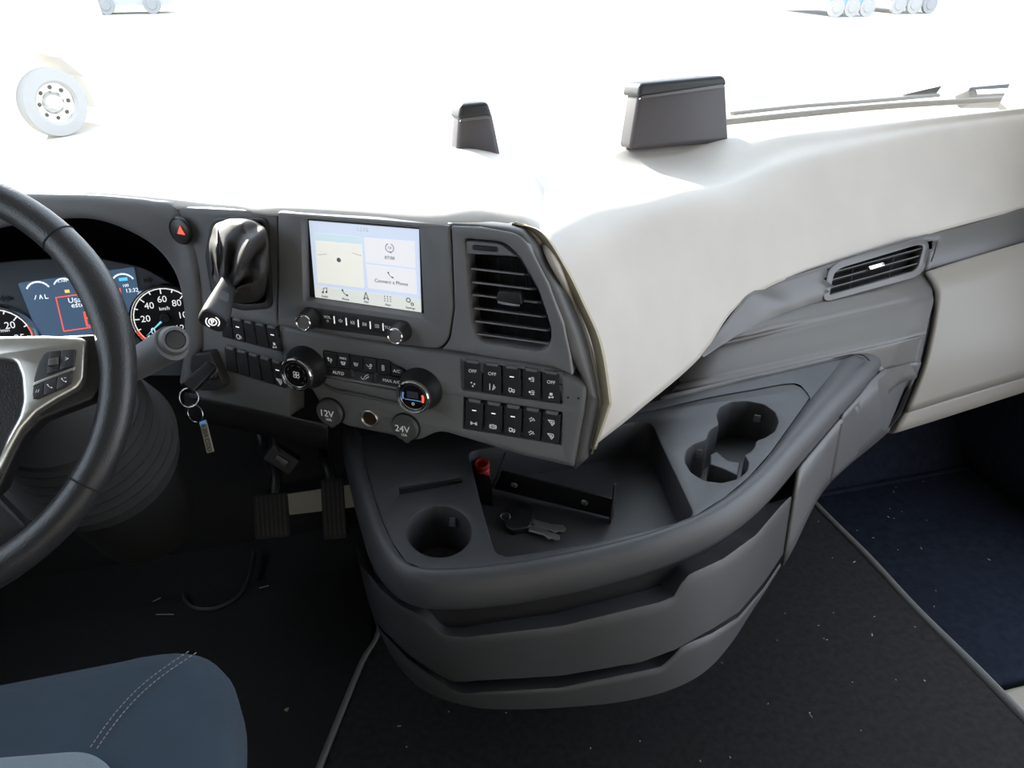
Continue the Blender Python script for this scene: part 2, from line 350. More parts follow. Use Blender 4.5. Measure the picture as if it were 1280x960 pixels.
# top pad from the fascia to the windscreen
front = [V((-1.01, YH, 0.83)), at_Y(-140, 262, YH), at_Y(-60, 250, YH), at_Y(0, 246, YH), at_Y(60, 246, YH), at_Y(112, 247, YH), at_Y(190, 255, YH), fl(240, 259, -.003), fl(300, 262, -.003), fa(347, 265, UP - .003), fa(470, 274, UP - .003), fa(562, 281, UP - .003), fa(610, 277, -0.016), fa(660, 288, -0.020), fa(680, 302, -0.022)]
tb = [V((x, 1.455, Z_B)) for x in (-1.01, -0.86, -0.66, -0.54, -0.43, -0.34, -0.22, -0.14, -0.06, 0.0, 0.08, 0.16, 0.24, 0.31)] + [back[0] + V((.03, 0, -.004))]
tm = [a.lerp(b, 0.3) + V((0, 0, 0.010)) for a, b in zip(front, tb)]
t65 = [a.lerp(b, 0.65) + V((0, 0, 0.008)) for a, b in zip(front, tb)]
tm[-1] = r3[0].lerp(r4[0], .6) + V((.02, 0, -.004)); t65[-1] = r4[0].lerp(back[0], .4) + V((.03, 0, -.004))
grid('top_pad', [front, tm, t65, tb, [p + V((0, .003, -.055)) for p in tb]], M_CREAM, dash, nr=10, nc=60, thick=0.006)  # cream instead of a likely grey, its paleness carries the white glare
# satin trim strip under the cream cover
tl = [((879, 447), 1.28), ((917, 422), 1.34), ((955, 403), 1.40), ((993, 388), 1.445), ((1040, 373), 1.49), ((1153, 341), 1.58), ((1280, 304), 1.63), ((1350, 284), 1.66)]
tu = [((876, 446), 1.278), ((893, 421), 1.315), ((922, 383), 1.362), ((938, 366), 1.385), ((985, 347), 1.442), ((1153, 294), 1.587), ((1280, 260), 1.642), ((1350, 242), 1.672)]
TLo = [at_t(x, y, t) for (x, y), t in tl]; TUp = [at_t(x, y, t) for (x, y), t in tu]
tmid = [a.lerp(b, 0.45) + V((0, -0.008, -0.002)) * min(1, i / 4) for i, (a, b) in enumerate(zip(TLo, TUp))]
# the strip is left open where the vent sits
def strip_rows(n=81):
    A = [spline(TLo, n), spline(tmid, n), spline(TUp, n)]
    cols = [spline([A[k][j] for k in range(3)], 13) for j in range(n)]
    return [[c[i] for c in cols] for i in range(13)]
SR = strip_rows()
vt = [(1036, 371), (1041, 341), (1048, 334), (1146, 304), (1155, 304), (1157, 309), (1150, 335), (1142, 341), (1042, 371)]
vt2 = offs(ccw(vt), 4)
def inside(x, y, p):
    c = False
    for i in range(len(p)):
        (x0, y0), (x1, y1) = p[i - 1], p[i]
        if (y0 > y) != (y1 > y) and x < (x1 - x0) * (y - y0) / (y1 - y0) + x0: c = not c
    return c
vs_ = [p for r in SR for p in r]; nb = len(SR[0]); fs = []
for i in range(12):
    for j in range(nb - 1):
        q = [SR[i][j], SR[i][j + 1], SR[i + 1][j + 1], SR[i + 1][j]]
        c = sum(q, V((0, 0, 0))) / 4
        if not inside(*proj(c), vt2): fs.append((i * nb + j, i * nb + j + 1, (i + 1) * nb + j + 1, (i + 1) * nb + j))
o = mk('trim_strip', vs_, fs, M_TRIM, dash, 60); md = o.modifiers.new('thickness', 'SOLIDIFY'); md.thickness = 0.004; md.offset = 0
tube('trim_notch', [at_t(1171, 304, 1.565), at_t(1168, 316, 1.56), at_t(1164, 327, 1.56)], 0.0016, M_BLACK, dash)
# passenger-side lower panel (ledge, edge, face, foot)
def seg(a, b, n=9): return [a.lerp(b, k / (n - 1)) for k in range(n)]
g0 = [p + V((0, 0.012, 0.006)) for p in spline([at_t(868, 452, 1.27)] + TLo[:5] + [at_t(1160, 339, 1.585)], 9)]
ridge1 = seg(at_t(862, 439, 1.325), at_t(1166, 370, 1.55))
ridge2 = seg(at_t(846, 482, 1.291), at_t(1158, 415, 1.475))
foot = seg(at_z(825, 500, .5425), at_z(1150, 424, .5425))
def mixr(a, b, t, d): return [p.lerp(q, t) + V(d) for p, q in zip(a, b)]
l1 = mixr(g0, ridge1, .78, (0, 0, .0045)); l2 = mixr(ridge1, ridge2, .16, (0, -.004, .0)); l3 = mixr(ridge1, ridge2, .80, (0, 0, -.002)); l4 = mixr(ridge2, foot, .35, (0, -.001, -.002))
foot2 = [p + V((0, -0.002, -0.05)) for p in foot]
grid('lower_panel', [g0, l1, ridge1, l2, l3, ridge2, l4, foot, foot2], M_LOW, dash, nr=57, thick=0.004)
fp = [at_t(1092, 440, 1.455), at_t(1125, 425, 1.505), at_t(1160, 400, 1.558)]
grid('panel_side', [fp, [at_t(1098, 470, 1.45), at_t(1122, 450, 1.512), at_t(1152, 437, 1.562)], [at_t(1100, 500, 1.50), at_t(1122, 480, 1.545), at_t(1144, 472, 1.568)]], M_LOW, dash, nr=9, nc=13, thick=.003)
tube('panel_seam', spline([at_z(825, 499, .543), at_z(885, 485, .543), at_z(950, 470, .543), at_z(1010, 455, .543), at_z(1062, 444, .545), at_z(1078, 444, .545), at_z(1087, 451, .545)], 30), 0.0011, M_VOID, dash, seg=6)
# glove box lid and its lower lip
gt = [at_t(1155, 343, 1.575), at_t(1200, 329, 1.60), at_t(1280, 305, 1.625), at_t(1350, 285, 1.65)]
gr = [at_t(1169, 371, 1.555), at_t(1210, 358, 1.575), at_t(1280, 338, 1.605), at_t(1350, 318, 1.63)]
gm = [at_t(1152, 455, 1.57), at_t(1200, 434, 1.59), at_t(1280, 405, 1.625), at_t(1350, 380, 1.65)]
gb = [at_t(1129, 514, 1.59), at_t(1190, 495, 1.615), at_t(1280, 469, 1.655), at_t(1350, 449, 1.68)]
grid('glove_box_lid', [gt, [a.lerp(b, .75) + V((0, 0, .004)) for a, b in zip(gt, gr)], [a.lerp(b, .15) for a, b in zip(gr, gm)], gm, gb], M_SOFT_LIT, dash, nr=25, nc=25, thick=0.01)
gl = [at_t(1112, 538, 1.60), at_t(1180, 517, 1.63), at_t(1280, 485, 1.67), at_t(1350, 464, 1.695)]
grid('glove_box_lip', [[a + V((0, 0.001, -0.003)) for a in gb], [a.lerp(b, .5) + V((0, -.002, 0)) for a, b in zip(gb, gl)], gl, [p + V((0, 0.05, 0)) for p in gl]], M_SOFT_LIT, dash, nr=9, nc=20, thick=0.008)
gp = [at_t(1151, 342, 1.585), at_t(1163, 358, 1.568), at_t(1160, 400, 1.562), at_t(1146, 457, 1.575), at_t(1121, 518, 1.59), at_t(1099, 540, 1.60)]
tube('glove_box_gap', spline(gp, 24), 0.0062, M_VOID, dash, seg=6)
# knee panel below the driver-side panel, dark lower structure
kp = [(232, 490), (300, 505), (365, 520), (410, 530)]
grid('knee_panel', [[fl(x, y, -0.002) for x, y in kp], [fl(x, y + 14, -0.03) for x, y in kp], [fl(x, y + 30, -0.12) for x, y in kp]], M_DARK, dash, nr=6, nc=16, thick=0.004)

# ------------------------------------------------------------------ centre console with tray and drawers
cons = thing('center_console', 'dark grey centre console with storage tray, cup holders and two drawers', 'console', (0.45, 0.85, 0.3))
ci = [(452, 545), (456, 575), (466, 615), (478, 650), (492, 680), (508, 702), (530, 711), (580, 710), (640, 703), (700, 693), (760, 680), (820, 664), (870, 644), (905, 622), (935, 597), (962, 567), (990, 528), (1012, 497), (1040, 455)]
co = [(424, 540), (430, 575), (440, 620), (451, 662), (464, 702), (487, 734), (522, 753), (578, 756), (640, 750), (705, 738), (765, 724), (830, 704), (890, 678), (930, 652), (965, 620), (1003, 575), (1048, 522), (1096, 466), (1128, 412)]
cbm = [(436, 640), (442, 670), (450, 710), (460, 750), (474, 790), (497, 832), (535, 866), (592, 885), (650, 888), (715, 885), (775, 879), (835, 865), (880, 842), (912, 808), (940, 765), (985, 692), (1032, 606), (1106, 541), (1140, 500)]
I3 = spline([at_z(x, y, TOP) for x, y in ci], 120); O3 = spline([at_z(x, y, 0.503) for x, y in co], 120); B3 = spline([at_z(x, y, 0.31) for x, y in cbm], 120)
def rr_(k, z): return [V((a.x + (b.x - a.x) * k, a.y + (b.y - a.y) * k, z)) for a, b in zip(I3, O3)]
prof = [(-0.03, TOP - 0.004), (0.0, TOP - 0.002), (0.05, TOP + 0.002), (0.18, TOP + 0.006), (0.4, TOP + 0.008), (0.62, TOP + 0.004), (0.8, TOP - 0.004), (0.93, TOP - 0.016), (1.0, 0.503), (0.985, 0.497), (0.93, 0.493), (0.8, 0.492), (0.15, 0.492)]
grid('rim', [rr_(k, z) for k, z in prof], M_CONS, cons, sharp=60)
# top plate with tray, cup holders and card slot
back_in = [(1006, 487), (988, 478), (940, 487), (880, 498), (800, 516), (700, 525), (560, 535), (480, 540)]
tray = rpoly([(586, 566), (597, 562), (700, 548), (796, 527), (815, 529), (826, 555), (866, 640), (860, 649), (733, 679), (632, 695), (619, 689), (604, 640)], [6, 3, 0, 6, 8, 10, 7, 6, 20, 8, 7, 20])
def ell(cx, cy, rx, ry, n=32): return [(cx + rx * math.cos(2 * math.pi * k / n), cy + ry * math.sin(2 * math.pi * k / n)) for k in range(n)]
cup2 = [(896, 518), (900, 509), (914, 502), (934, 501), (955, 505), (969, 515), (973, 527), (968, 539), (955, 547), (945, 550), (944, 557), (938, 564), (930, 568), (936, 577), (934, 588), (922, 598), (902, 603), (880, 600), (864, 590), (856, 576), (858, 563), (867, 555), (884, 549), (886, 540), (892, 534), (899, 531)]
cup2 = rpoly(cup2, 3, 2)
slot = rpoly([(498, 609), (577, 597), (579, 603), (499, 618)], 1.5)
TRD = 0.062
plate('top_plate', FH, ci[:18] + back_in, M_CONS, cons, [(tray, TRD, 0.004, True), (ell(549, 664, 40, 32), 0.075, 0.003, True), (cup2, 0.075, 0.003, True), (slot, 0.012, 0.001, True)], thick=0.10, rnd=0, back=False)
bs = [(800, 507), (825, 500), (885, 486), (950, 470), (1010, 456), (1062, 445), (1086, 448)]
bi_ = [(760, 520), (800, 516), (880, 498), (940, 487), (990, 479), (1006, 487), (1014, 500)]
grid('rear_border', [[at_z(x, y, TOP - .012) for x, y in bi_], [at_z(x, y, TOP + .002) for x, y in bi_], [at_z((x + a) / 2, (y + b) / 2, TOP + .005) for (x, y), (a, b) in zip(bi_, bs)], [at_z(x, y, TOP + .006) for x, y in bs]], M_CONS, cons, nc=40)
tube('card_rib', [FH.px(502, 611, -.001), FH.px(576, 600, -.001)], 0.0014, M_BLACK, cons, seg=6)
# pieces inside the cup holders
box('cup_catch', Fr(FH.px(566, 652, -0.02), V((0.8, -0.6, 0)), V((-0.35, -0.8, 0.3))), -.004, .004, -.006, .006, 0, .004, M_SOFT, cons)
box('cup_catch', Fr(FH.px(946, 523, -0.02), V((0.8, -0.6, 0)), V((-0.35, -0.8, 0.3))), -.005, .005, -.006, .006, 0, .004, M_SOFT, cons)
box('cup_catch', Fr(FH.px(873, 566, -0.02), V((0.8, -0.6, 0)), V((-0.35, -0.8, 0.3))), -.005, .005, -.006, .006, 0, .004, M_SOFT, cons)
dv = [(888, 568), (896, 564), (910, 576), (925, 578), (922, 594), (905, 586), (888, 580)]
plate('cup_divider', FH, dv, M_CONS, cons, off=-0.016, thick=0.055, rnd=0.002)
# inner body set back behind the drawer fronts
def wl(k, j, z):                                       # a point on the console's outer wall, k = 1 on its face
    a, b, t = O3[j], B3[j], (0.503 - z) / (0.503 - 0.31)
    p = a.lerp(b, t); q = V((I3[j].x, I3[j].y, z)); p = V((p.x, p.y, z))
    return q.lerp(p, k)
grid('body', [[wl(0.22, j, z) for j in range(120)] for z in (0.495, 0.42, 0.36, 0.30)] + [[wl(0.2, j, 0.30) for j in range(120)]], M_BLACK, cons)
def z_on(j, poly, k=0.97):
    for i in range(400):
        z = 0.50 - i * 0.0005; x, y = proj(wl(k, j, z))
        for (x0, y0), (x1, y1) in zip(poly, poly[1:]):
            if x0 <= x <= x1:
                if y >= y0 + (y1 - y0) * (x - x0) / (x1 - x0): return z
    return 0.31
t1 = [(400, 690), (452, 706), (475, 736), (500, 757), (528, 770), (546, 788), (556, 795), (580, 797), (700, 783), (828, 752), (843, 745), (856, 722), (866, 716), (905, 698), (946, 668), (980, 628), (1100, 520)]
t2 = [(400, 740), (455, 760), (478, 790), (510, 824), (548, 851), (560, 860), (578, 867), (700, 860), (826, 834), (840, 822), (852, 808), (890, 792), (923, 772), (955, 735), (990, 682), (1150, 500)]
t3 = [(400, 736), (455, 757), (478, 787), (510, 818), (548, 844), (567, 853), (700, 845), (800, 828), (843, 812), (890, 786), (923, 765), (955, 727), (990, 674), (1150, 492)]
def drawer(name, top, bottom, j0, j1, lip):
    d = []
    cols = []
    for j in range(j0, j1 + 1):
        za = z_on(j, top); zb = z_on(j, bottom) if bottom else 0.31
        za = max(za, zb + 0.004); c = [wl(0.22, j, za - 0.006), wl(0.9, j, za - 0.001), wl(0.96, j, za), wl(1.0, j, za - 0.003)]
        c += [wl(1.0, j, za + (zb - za) * t - 0.003) for t in (0.15, 0.4, 0.7)] + [wl(1.0, j, zb + 0.002), wl(0.93, j, zb)]
        c += [wl(0.6, j, zb)]
        cols.append(c)
    return grid(name, [[c[i] for c in cols] for i in range(len(cols[0]))], M_CONS, cons, sharp=45)
drawer('drawer_front', t1, t3, 11, 98, 0)
drawer('drawer_front', t2, None, 9, 98, 0)
# right-hand skirt that sweeps up to the glove box
grid('side_skirt', [[wl(1.0, j, z) if j < 118 else wl(1.0, j, z) for j in range(98, 114)] for z in (0.498, 0.45, 0.40, 0.35, 0.31)], M_SOFT, cons, thick=0.004)
sk0 = [O3[106] + V((0, 0, 0)), O3[109], O3[112], at_t(1120, 452, 1.52), at_t(1150, 452, 1.555)]
sk1 = [wl(1, 106, .40), wl(1, 109, .40), wl(1, 112, .41), at_t(1125, 490, 1.585), at_t(1140, 480, 1.575)]
sk2 = [wl(1, 106, .312), wl(1, 109, .312), wl(1, 112, .312), at_t(1108, 540, 1.60), at_t(1124, 520, 1.595)]
grid('corner_skirt', [sk0, sk1, sk2], M_SOFT, cons, nr=12, nc=24, thick=0.004)
struct(box('wall_pedestal', Fr(V((0.5, 0.98, 0)), V((1, 0, 0)), V((0, 0, 1))), -0.32, 0.12, -0.02, 0.44, 0.0, 0.33, M_VOID))

# ------------------------------------------------------------------ floor coverings
ZF = 0.11
fc = thing('floor_carpet', 'raised black carpet on the floor between the footwells in front of console', 'carpet', (0.48, 0.4, 0))
FZ = Fr(V((0, 0, ZF)), V((1, 0, 0)), V((0, 0, 1)))
edl = [(-0.42, -1.2), (-0.30, 0.2), (-0.14, 0.66), (-0.10, 0.76), (-0.02, 0.94), (0.03, 1.05), (0.05, 1.38)]
plate('pile', FZ, [(1.01, -1.2), (1.01, 1.38)] + edl[::-1], M_CARPET, fc, thick=ZF - 0.001, rnd=0.012, px=False)
tube('edge_binding', spline([V((1.012, 1.30, ZF - .004)), V((1.010, 1.1, ZF - .004)), V((1.014, 0.95, ZF - .004)), V((1.010, 0.8, ZF - .004)), V((1.016, 0.62, ZF - .004)), V((1.012, 0.3, ZF - .004)), V((1.01, -0.6, ZF - .004))], 60), 0.0085, M_BIND, fc, seg=8)
tube('edge_binding', spline([V((a - 0.004, b, ZF - .004)) for a, b in edl], 60), 0.006, M_BIND, fc, seg=8)
nv = thing('footwell_carpet', 'navy blue carpet lining the passenger footwell under the glove box', 'carpet', (1.25, 0.9, 0))
FZ0 = Fr(V((0, 0, 0.022)), V((1, 0, 0)), V((0, 0, 1)))
plate('floor_section', FZ0, rpoly([(1.022, 0.70), (1.03, 1.24), (1.56, 1.24), (1.56, 0.665), (1.06, 0.67)], [.02, 0, 0, 0, .03]), M_NAVY, nv, thick=0.02, rnd=0.008, px=False)
grid('toe_board', [[V((x, 1.235, 0.02)) for x in (1.02, 1.3, 1.57)], [V((x, 1.28, 0.05)) for x in (1.02, 1.3, 1.57)], [V((x, 1.44, 0.34)) for x in (1.02, 1.3, 1.57)], [V((x, 1.45, 0.6)) for x in (1.02, 1.3, 1.57)]], M_NAVY, nv, nr=14, nc=6, thick=0.006)
grid('kick_lining', [[V((1.565, y, 0.02)) for y in (0.55, 0.9, 1.2, 1.44)], [V((1.56, y, 0.25)) for y in (0.75, 0.95, 1.2, 1.44)], [V((1.565, y, 0.45)) for y in (0.9, 1.0, 1.2, 1.44)]], M_NAVY, nv, nr=8, nc=12, thick=0.006)
sill = plate('door_sill', Fr(V((0, 0, 0.035)), V((1, 0, 0)), V((0, 0, 1))), rpoly([(1.026, 0.655), (1.56, 0.65), (1.56, 0.0), (1.026, 0.0)], .01), M_BEIGE, None, thick=0.033, rnd=0.01, px=False)
tag(sill, 'beige plastic step sill at the edge of the passenger footwell', 'sill')
dp = thing('door_pocket', 'black recessed pocket at the foot of the passenger door', 'pocket', (1.56, 0.95, 0.2))
fdp = Fr(V((1.559, 1.0, 0.27)), V((0, -1, 0)), V((-1, 0, 0)))
plate('pocket_lip', fdp, rpoly([(-0.12, -0.10), (0.35, -0.13), (0.35, 0.16), (-0.10, 0.14)], 0.06), M_VOID, dp, [(rpoly([(-0.10, -0.08), (0.33, -0.11), (0.33, 0.14), (-0.08, 0.12)], 0.05), 0.012, 0.003, True)], thick=0.018, px=False)

# ------------------------------------------------------------------ driver's footwell
fm = thing('rubber_mat', 'black rubber mat on the driver footwell floor under the pedals', 'mat', (-0.35, 1.0, 0))
plate('mat_sheet', FZ0, rpoly([(-0.85, 0.3), (-0.32, 0.3), (-0.12, 0.72), (0.0, 1.0), (0.02, 1.3), (-0.85, 1.3)], .03), mat('mat_rubber', (0.010, 0.010, 0.011), 0.8, grain=0.6, gscale=160), fm, thick=0.02, rnd=0.004, px=False)
tube('cutout_rim', spline([at_z(318, 690, .026), at_z(312, 720, .026), at_z(298, 745, .026), at_z(270, 760, .026), at_z(245, 760, .026), at_z(232, 750, .026), at_z(230, 742, .026)], 24), 0.005, M_DARK, fm, seg=6)
tb_ = plate('toe_plate', Fr(at_Y(390, 620, 1.40), V((1, 0, 0)), V((0, -1, 0.35))), [(330, 622), (440, 606), (445, 634), (345, 646)], M_BEIGE, None, thick=0.004, rnd=0.001)
tag(tb_, 'bare beige panel showing behind the brake and accelerator pedals', 'panel')
def pedal(name, label, fr, a, b, rr0, arm, ribs):
    t = thing(name, label, 'pedal', fr.o, 'driver pedals')
    plate('pad', fr, rpoly([(-a, -b), (a, -b), (a * 0.96, b), (-a * 0.96, b)], rr0), M_RUBBER, t, thick=0.014, rnd=0.004, px=False)
    for i in range(ribs):
        if b > a * 1.3: x = -a * .75 + a * 1.5 * i / (ribs - 1); box('rib', fr, x - .0016, x + .0016, -b * .85, b * .9, 0, .0022, M_DARK, t, .0006)
        else: y = -b * .75 + b * 1.5 * i / (ribs - 1); box('rib', fr, -a * .85, a * .85, y - .0016, y + .0016, 0, .0022, M_DARK, t, .0006)
    tube('arm', [V(p) for p in arm], 0.011, M_BLACK, t)
f1 = Fr(at_Y(339, 645, 1.22), V((1, -0.12, 0)), V((0, -0.82, 0.57)))
pedal('brake_pedal', 'square black ribbed rubber brake pedal hanging in the driver footwell', f1, .033, .043, .010, spline([f1.P(0.004, .02, -.014), f1.P(.012, .08, -.02), at_Y(330, 560, 1.38), at_Y(322, 520, 1.42)], 10), 7)
f2 = Fr(at_Y(417, 636, 1.20), V((1, -0.12, 0)), V((0, -0.80, 0.60)))
pedal('accelerator_pedal', 'long narrow black accelerator pedal beside the console', f2, .0225, .058, .006, spline([f2.P(0, .04, -.014), f2.P(-.008, .09, -.02), at_Y(405, 580, 1.34), at_Y(404, 560, 1.40)], 10), 5)
cbx = thing('pedal_switch', 'small black switch with a thin cable above the brake pedal', 'switch', at_Y(352, 575, 1.30))
fs_ = Fr(at_Y(352, 575, 1.28), V((0.7, 0, -0.7)), V((0, -1, 0.3)))
box('housing', fs_, -.03, .03, -.018, .018, -.03, 0, M_DARK, cbx, .003); box('clip', fs_, -.014, .012, -.006, .006, 0, .005, M_TRIM, cbx, .001)
tube('cable', spline([at_Y(340, 541, 1.27), at_Y(343, 553, 1.27), at_Y(350, 565, 1.275)], 10), .0022, M_DARK, cbx, seg=6)
gl_ = plate('light_gap', Fr(at_Y(337, 536, 1.30), V((1, 0, 0)), V((0, -1, 0.2))), [(326, 535), (349, 536), (347, 538), (328, 538)], M_WHITE, None, thick=.002, rnd=0)  # white sliver painted in for light coming through a gap
gl_.name = 'gap_light_sliver'; tag(gl_, 'thin white sliver standing in for a light gap under the dash above the pedals', 'light gap')
for k, q in enumerate([((195, 768), (217, 768)), ((324, 735), (336, 732)), ((191, 752), (201, 747))]):
    o = tube('straw_bit', [at_z(*q[0], .027), at_z(*q[1], .027)], .0012, M_BEIGE, None, seg=5)
    tag(o, ['pale straw bit on the mat, nearest the driver seat', 'pale straw bit on the mat below the brake pedal', 'faint straw bit on the mat, leftmost of three'][k], 'litter', 'straw bits on the driver mat')
o = mk('leaf_crumb', [at_z(355, 886, .027), at_z(361, 884, .034), at_z(359, 889, .030), at_z(356, 889, .027)], [(0, 1, 2, 3)], mat('dry_leaf', (.30, .25, .12), .8), None)
o.modifiers.new('t', 'SOLIDIFY').thickness = .001
tag(o, 'tiny dry leaf crumb on the dark mat right of the seat', 'litter')

# ------------------------------------------------------------------ driver's seat
st = thing('driver_seat', 'blue-grey fabric driver seat with pale centre panel and contrast stitching', 'seat', (-0.39, 0.35, 0))
def seat_rows():
    # outline in plan (right half mirrored), rolled over the front and the side
    x0, x1, yf, yb, z = -0.66, -0.130, 0.652, 0.06, 0.57
    base = rpoly([(x0, yb), (x1 - .005, yb), (x1, 0.30), (x1 - .004, yf - .012), (x0 + .004, yf - .012), (x0, 0.30)], [.05, .05, .1, .115, .115, .1], 12)
    return ccw(base)
sb = seat_rows(); vs_ = []; fs = []; n = len(sb)
pf = [(-0.26, 0.0), (-0.2, 0.002), (-0.15, 0.0), (-0.10, 0.0), (-0.06, -0.002), (-0.035, -0.006), (-0.016, -0.014), (-0.005, -0.026), (0, -0.042), (0.0, -0.08), (-0.008, -0.115), (-0.03, -0.125)]
cx, cy = -0.394, 0.34
for d, h in pf:
    ring_ = offs(sb, d) if d > -0.05 else [(cx + (x - cx) * (1 + d / .27), cy + (y - cy) * (1 + d / .30)) for x, y in sb]
    for x, y in ring_: vs_.append(V((x, y, 0.57 + h + 0.012 * max(0, abs(x - cx) - .13) / .13)))
for i in range(len(pf) - 1):
    for j in range(n): fs.append((i * n + j, i * n + (j + 1) % n, (i + 1) * n + (j + 1) % n, (i + 1) * n + j))
fs.append(tuple(range(n)))
mk('cushion', vs_, fs, M_SEAT, st, 70)
FS = Fr(V((0, 0, 0.582)), V((1, 0, 0)), V((0, 0, 1)))
plate('centre_panel', FS, rpoly([at_z(-190, 965, .582).to_2d(), at_z(0, 944, .582).to_2d(), at_z(112, 935, .582).to_2d(), at_z(146, 962, .582).to_2d(), (-.25, .1), (-.54, .1)], [.01, .01, .02, .02, .02, .02]), M_SEAT2, st, thick=0.014, rnd=0.005, px=False)
for dx in (0, 8):
    P0, P1 = (113 + dx, 934 + dx * .2), (238 + dx * 1.2, 813 + dx * .2)
    for k in range(26):
        t0, t1_ = k / 26, (k + .62) / 26
        def sp(t):
            x = P0[0] + (P1[0] - P0[0]) * t - 8 * math.sin(t * math.pi); y = P0[1] + (P1[1] - P0[1]) * t - 8 * math.sin(t * math.pi)
            return at_z(x, y, 0.5735 + .003 * t - (.012 if t > .93 else 0) * (t - .93) / .07)
        a_, b_ = sp(t0), sp(t1_)
        if k == 0 and dx == 0: ST = []
        ST.append((a_, b_))
vs_ = []; fs = []
for a_, b_ in ST:
    d = (b_ - a_).normalized(); q = d.cross(V((0, 0, 1))) * .0006; i = len(vs_)
    for p in (a_, b_):
        for s_ in ((q.x, q.y, 0), (0, 0, .0008), (-q.x, -q.y, 0)): vs_.append(p + V(s_))
    fs += [(i, i + 1, i + 4, i + 3), (i + 1, i + 2, i + 5, i + 4), (i, i + 2, i + 1), (i + 3, i + 4, i + 5)]
o = mk('stitching', vs_, fs, M_THREAD, st); o['kind'] = 'stuff'
box('pan', Fr(V((-0.394, 0.34, 0)), V((1, 0, 0)), V((0, 0, 1))), -.22, .22, -.24, .24, .30, .46, M_BLACK, st, .01)
box('pedestal', Fr(V((-0.394, 0.32, 0)), V((1, 0, 0)), V((0, 0, 1))), -.17, .17, -.18, .18, .0, .30, M_BLACK, st, .01)
fb_ = Fr(V((-0.394, -0.02, 0.52)), V((1, 0, 0)), V((0, 1, 0.2)))
plate('backrest', fb_, rpoly([(-.24, 0), (.24, 0), (.23, .55), (.13, .72), (-.13, .72), (-.23, .55)], .08), M_SEAT, st, thick=.11, rnd=.04, px=False)

# ------------------------------------------------------------------ instrument cluster
cl = thing('instrument_cluster', 'lit instrument cluster with speedometer, rev counter and warning display behind the steering wheel', 'instrument cluster', FC.px(100, 400))
plate('face_plate', FC, rpoly([(-200, 470), (-160, 360), (-60, 335), (30, 325), (120, 322), (180, 335), (226, 362), (240, 400), (240, 470)], 10), mat('cluster_face', (0.085, 0.10, 0.12), 0.5), cl, off=-0.004, thick=.012)
LC = [(22, 354), (167, 334), (178, 366), (150, 424), (62, 428), (32, 400)]
lcd = plate('display', FC, rpoly([(22, 354), (167, 334), (180, 405), (150, 436), (62, 436), (40, 400)], 3), mat('display_blue', (0.03, 0.06, 0.11), 0.25, emit=(0.10, 0.17, 0.28), es=0.09), cl, off=0.0, thick=.004, rnd=.0005)
m_lc = mat('display_text', (.7, .75, .8), .4, emit=(.8, .9, 1), es=.16)
def cpx(x, y, off=.0008): return FC.at(x, y, off)
K = mpp(FC.px(100, 380))
text('display_message', 'Uşa pasagerului', FC.at(85, 376, .0008), m_lc, lcd, 9 * K, 'LEFT')
text('display_message', 'este deschisă', FC.at(89, 382, .0008), m_lc, lcd, 9 * K, 'LEFT')
text('display_clock', '13:32', FC.at(165, 363, .0008), m_lc, lcd, 7 * K)
text('display_number', '100', FC.at(157, 357, .0008), m_lc, lcd, 5 * K)
text('display_mode', '2.100', FC.at(78, 351, .0008), m_lc, lcd, 5 * K)
fr_ = FC.at(115, 394, .0009)
bx0 = [FC.ab(x, y) for x, y in ((70, 372), (150, 361), (157, 403), (80, 414))]; o0 = FC.ab(115, 394)
strokes('warning_frame', fr_, [[((a - o0[0]) / .05, (b - o0[1]) / .05) for a, b in bx0 + bx0[:1]]], M_REDLIT, lcd, .05, .014)
strokes('door_icon', FC.at(112, 398, .0009), [[(-.5, -1), (.5, -1), (.5, .1), (.2, .9), (-.5, .9), (-.5, -1)], [(-.5, .1), (.5, .1)], [(.1, -.2), (.3, -.2)]], M_REDLIT, lcd, 9 * K, .12)
for x, y, w_ in ((47, 358, 14), (79, 353, 12), (153, 348, 14)):
    strokes('mini_gauge', FC.at(x, y, .0009), [arc(0, -.6, 1, 150, 30, 8)], m_lc, lcd, w_ * K, .07)
strokes('blue_bar', FC.at(154, 349, .0011), [fill((-.5, -.2), (.5, -.2), (.5, .2), (-.5, .2))], mat('bar_blue', (.1, .5, .8), .4, emit=(.1, .6, 1), es=.15), lcd, 10 * K)
strokes('warning_light', FC.at(84, 364, .0009), [fill((-1, -.7), (1, -.7), (1, .7), (-1, .7))], mat('amber', (.9, .4, .1), .4, emit=(1, .45, .1), es=.25), lcd, 2.6 * K)
strokes('icon_row', FC.at(52, 371, .0009), [[(-1, -.3), (-.7, .3)], [(-.3, -.3), (-.1, .3), (.1, -.3)], [(.5, .3), (.5, -.3), (.9, -.3)]], m_lc, lcd, 8 * K, .06)
strokes('turn_arrow', FC.at(186, 350, .0), [fill((-1, .35), (.1, .35), (.1, .8), (1, 0), (.1, -.8), (.1, -.35), (-1, -.35))], M_BLACK, cl, 6 * K)
strokes('turn_arrow', FC.at(6, 373, .0), [fill((1, .35), (-.1, .35), (-.1, .8), (-1, 0), (-.1, -.8), (-.1, -.35), (1, -.35))], M_BLACK, cl, 6 * K)
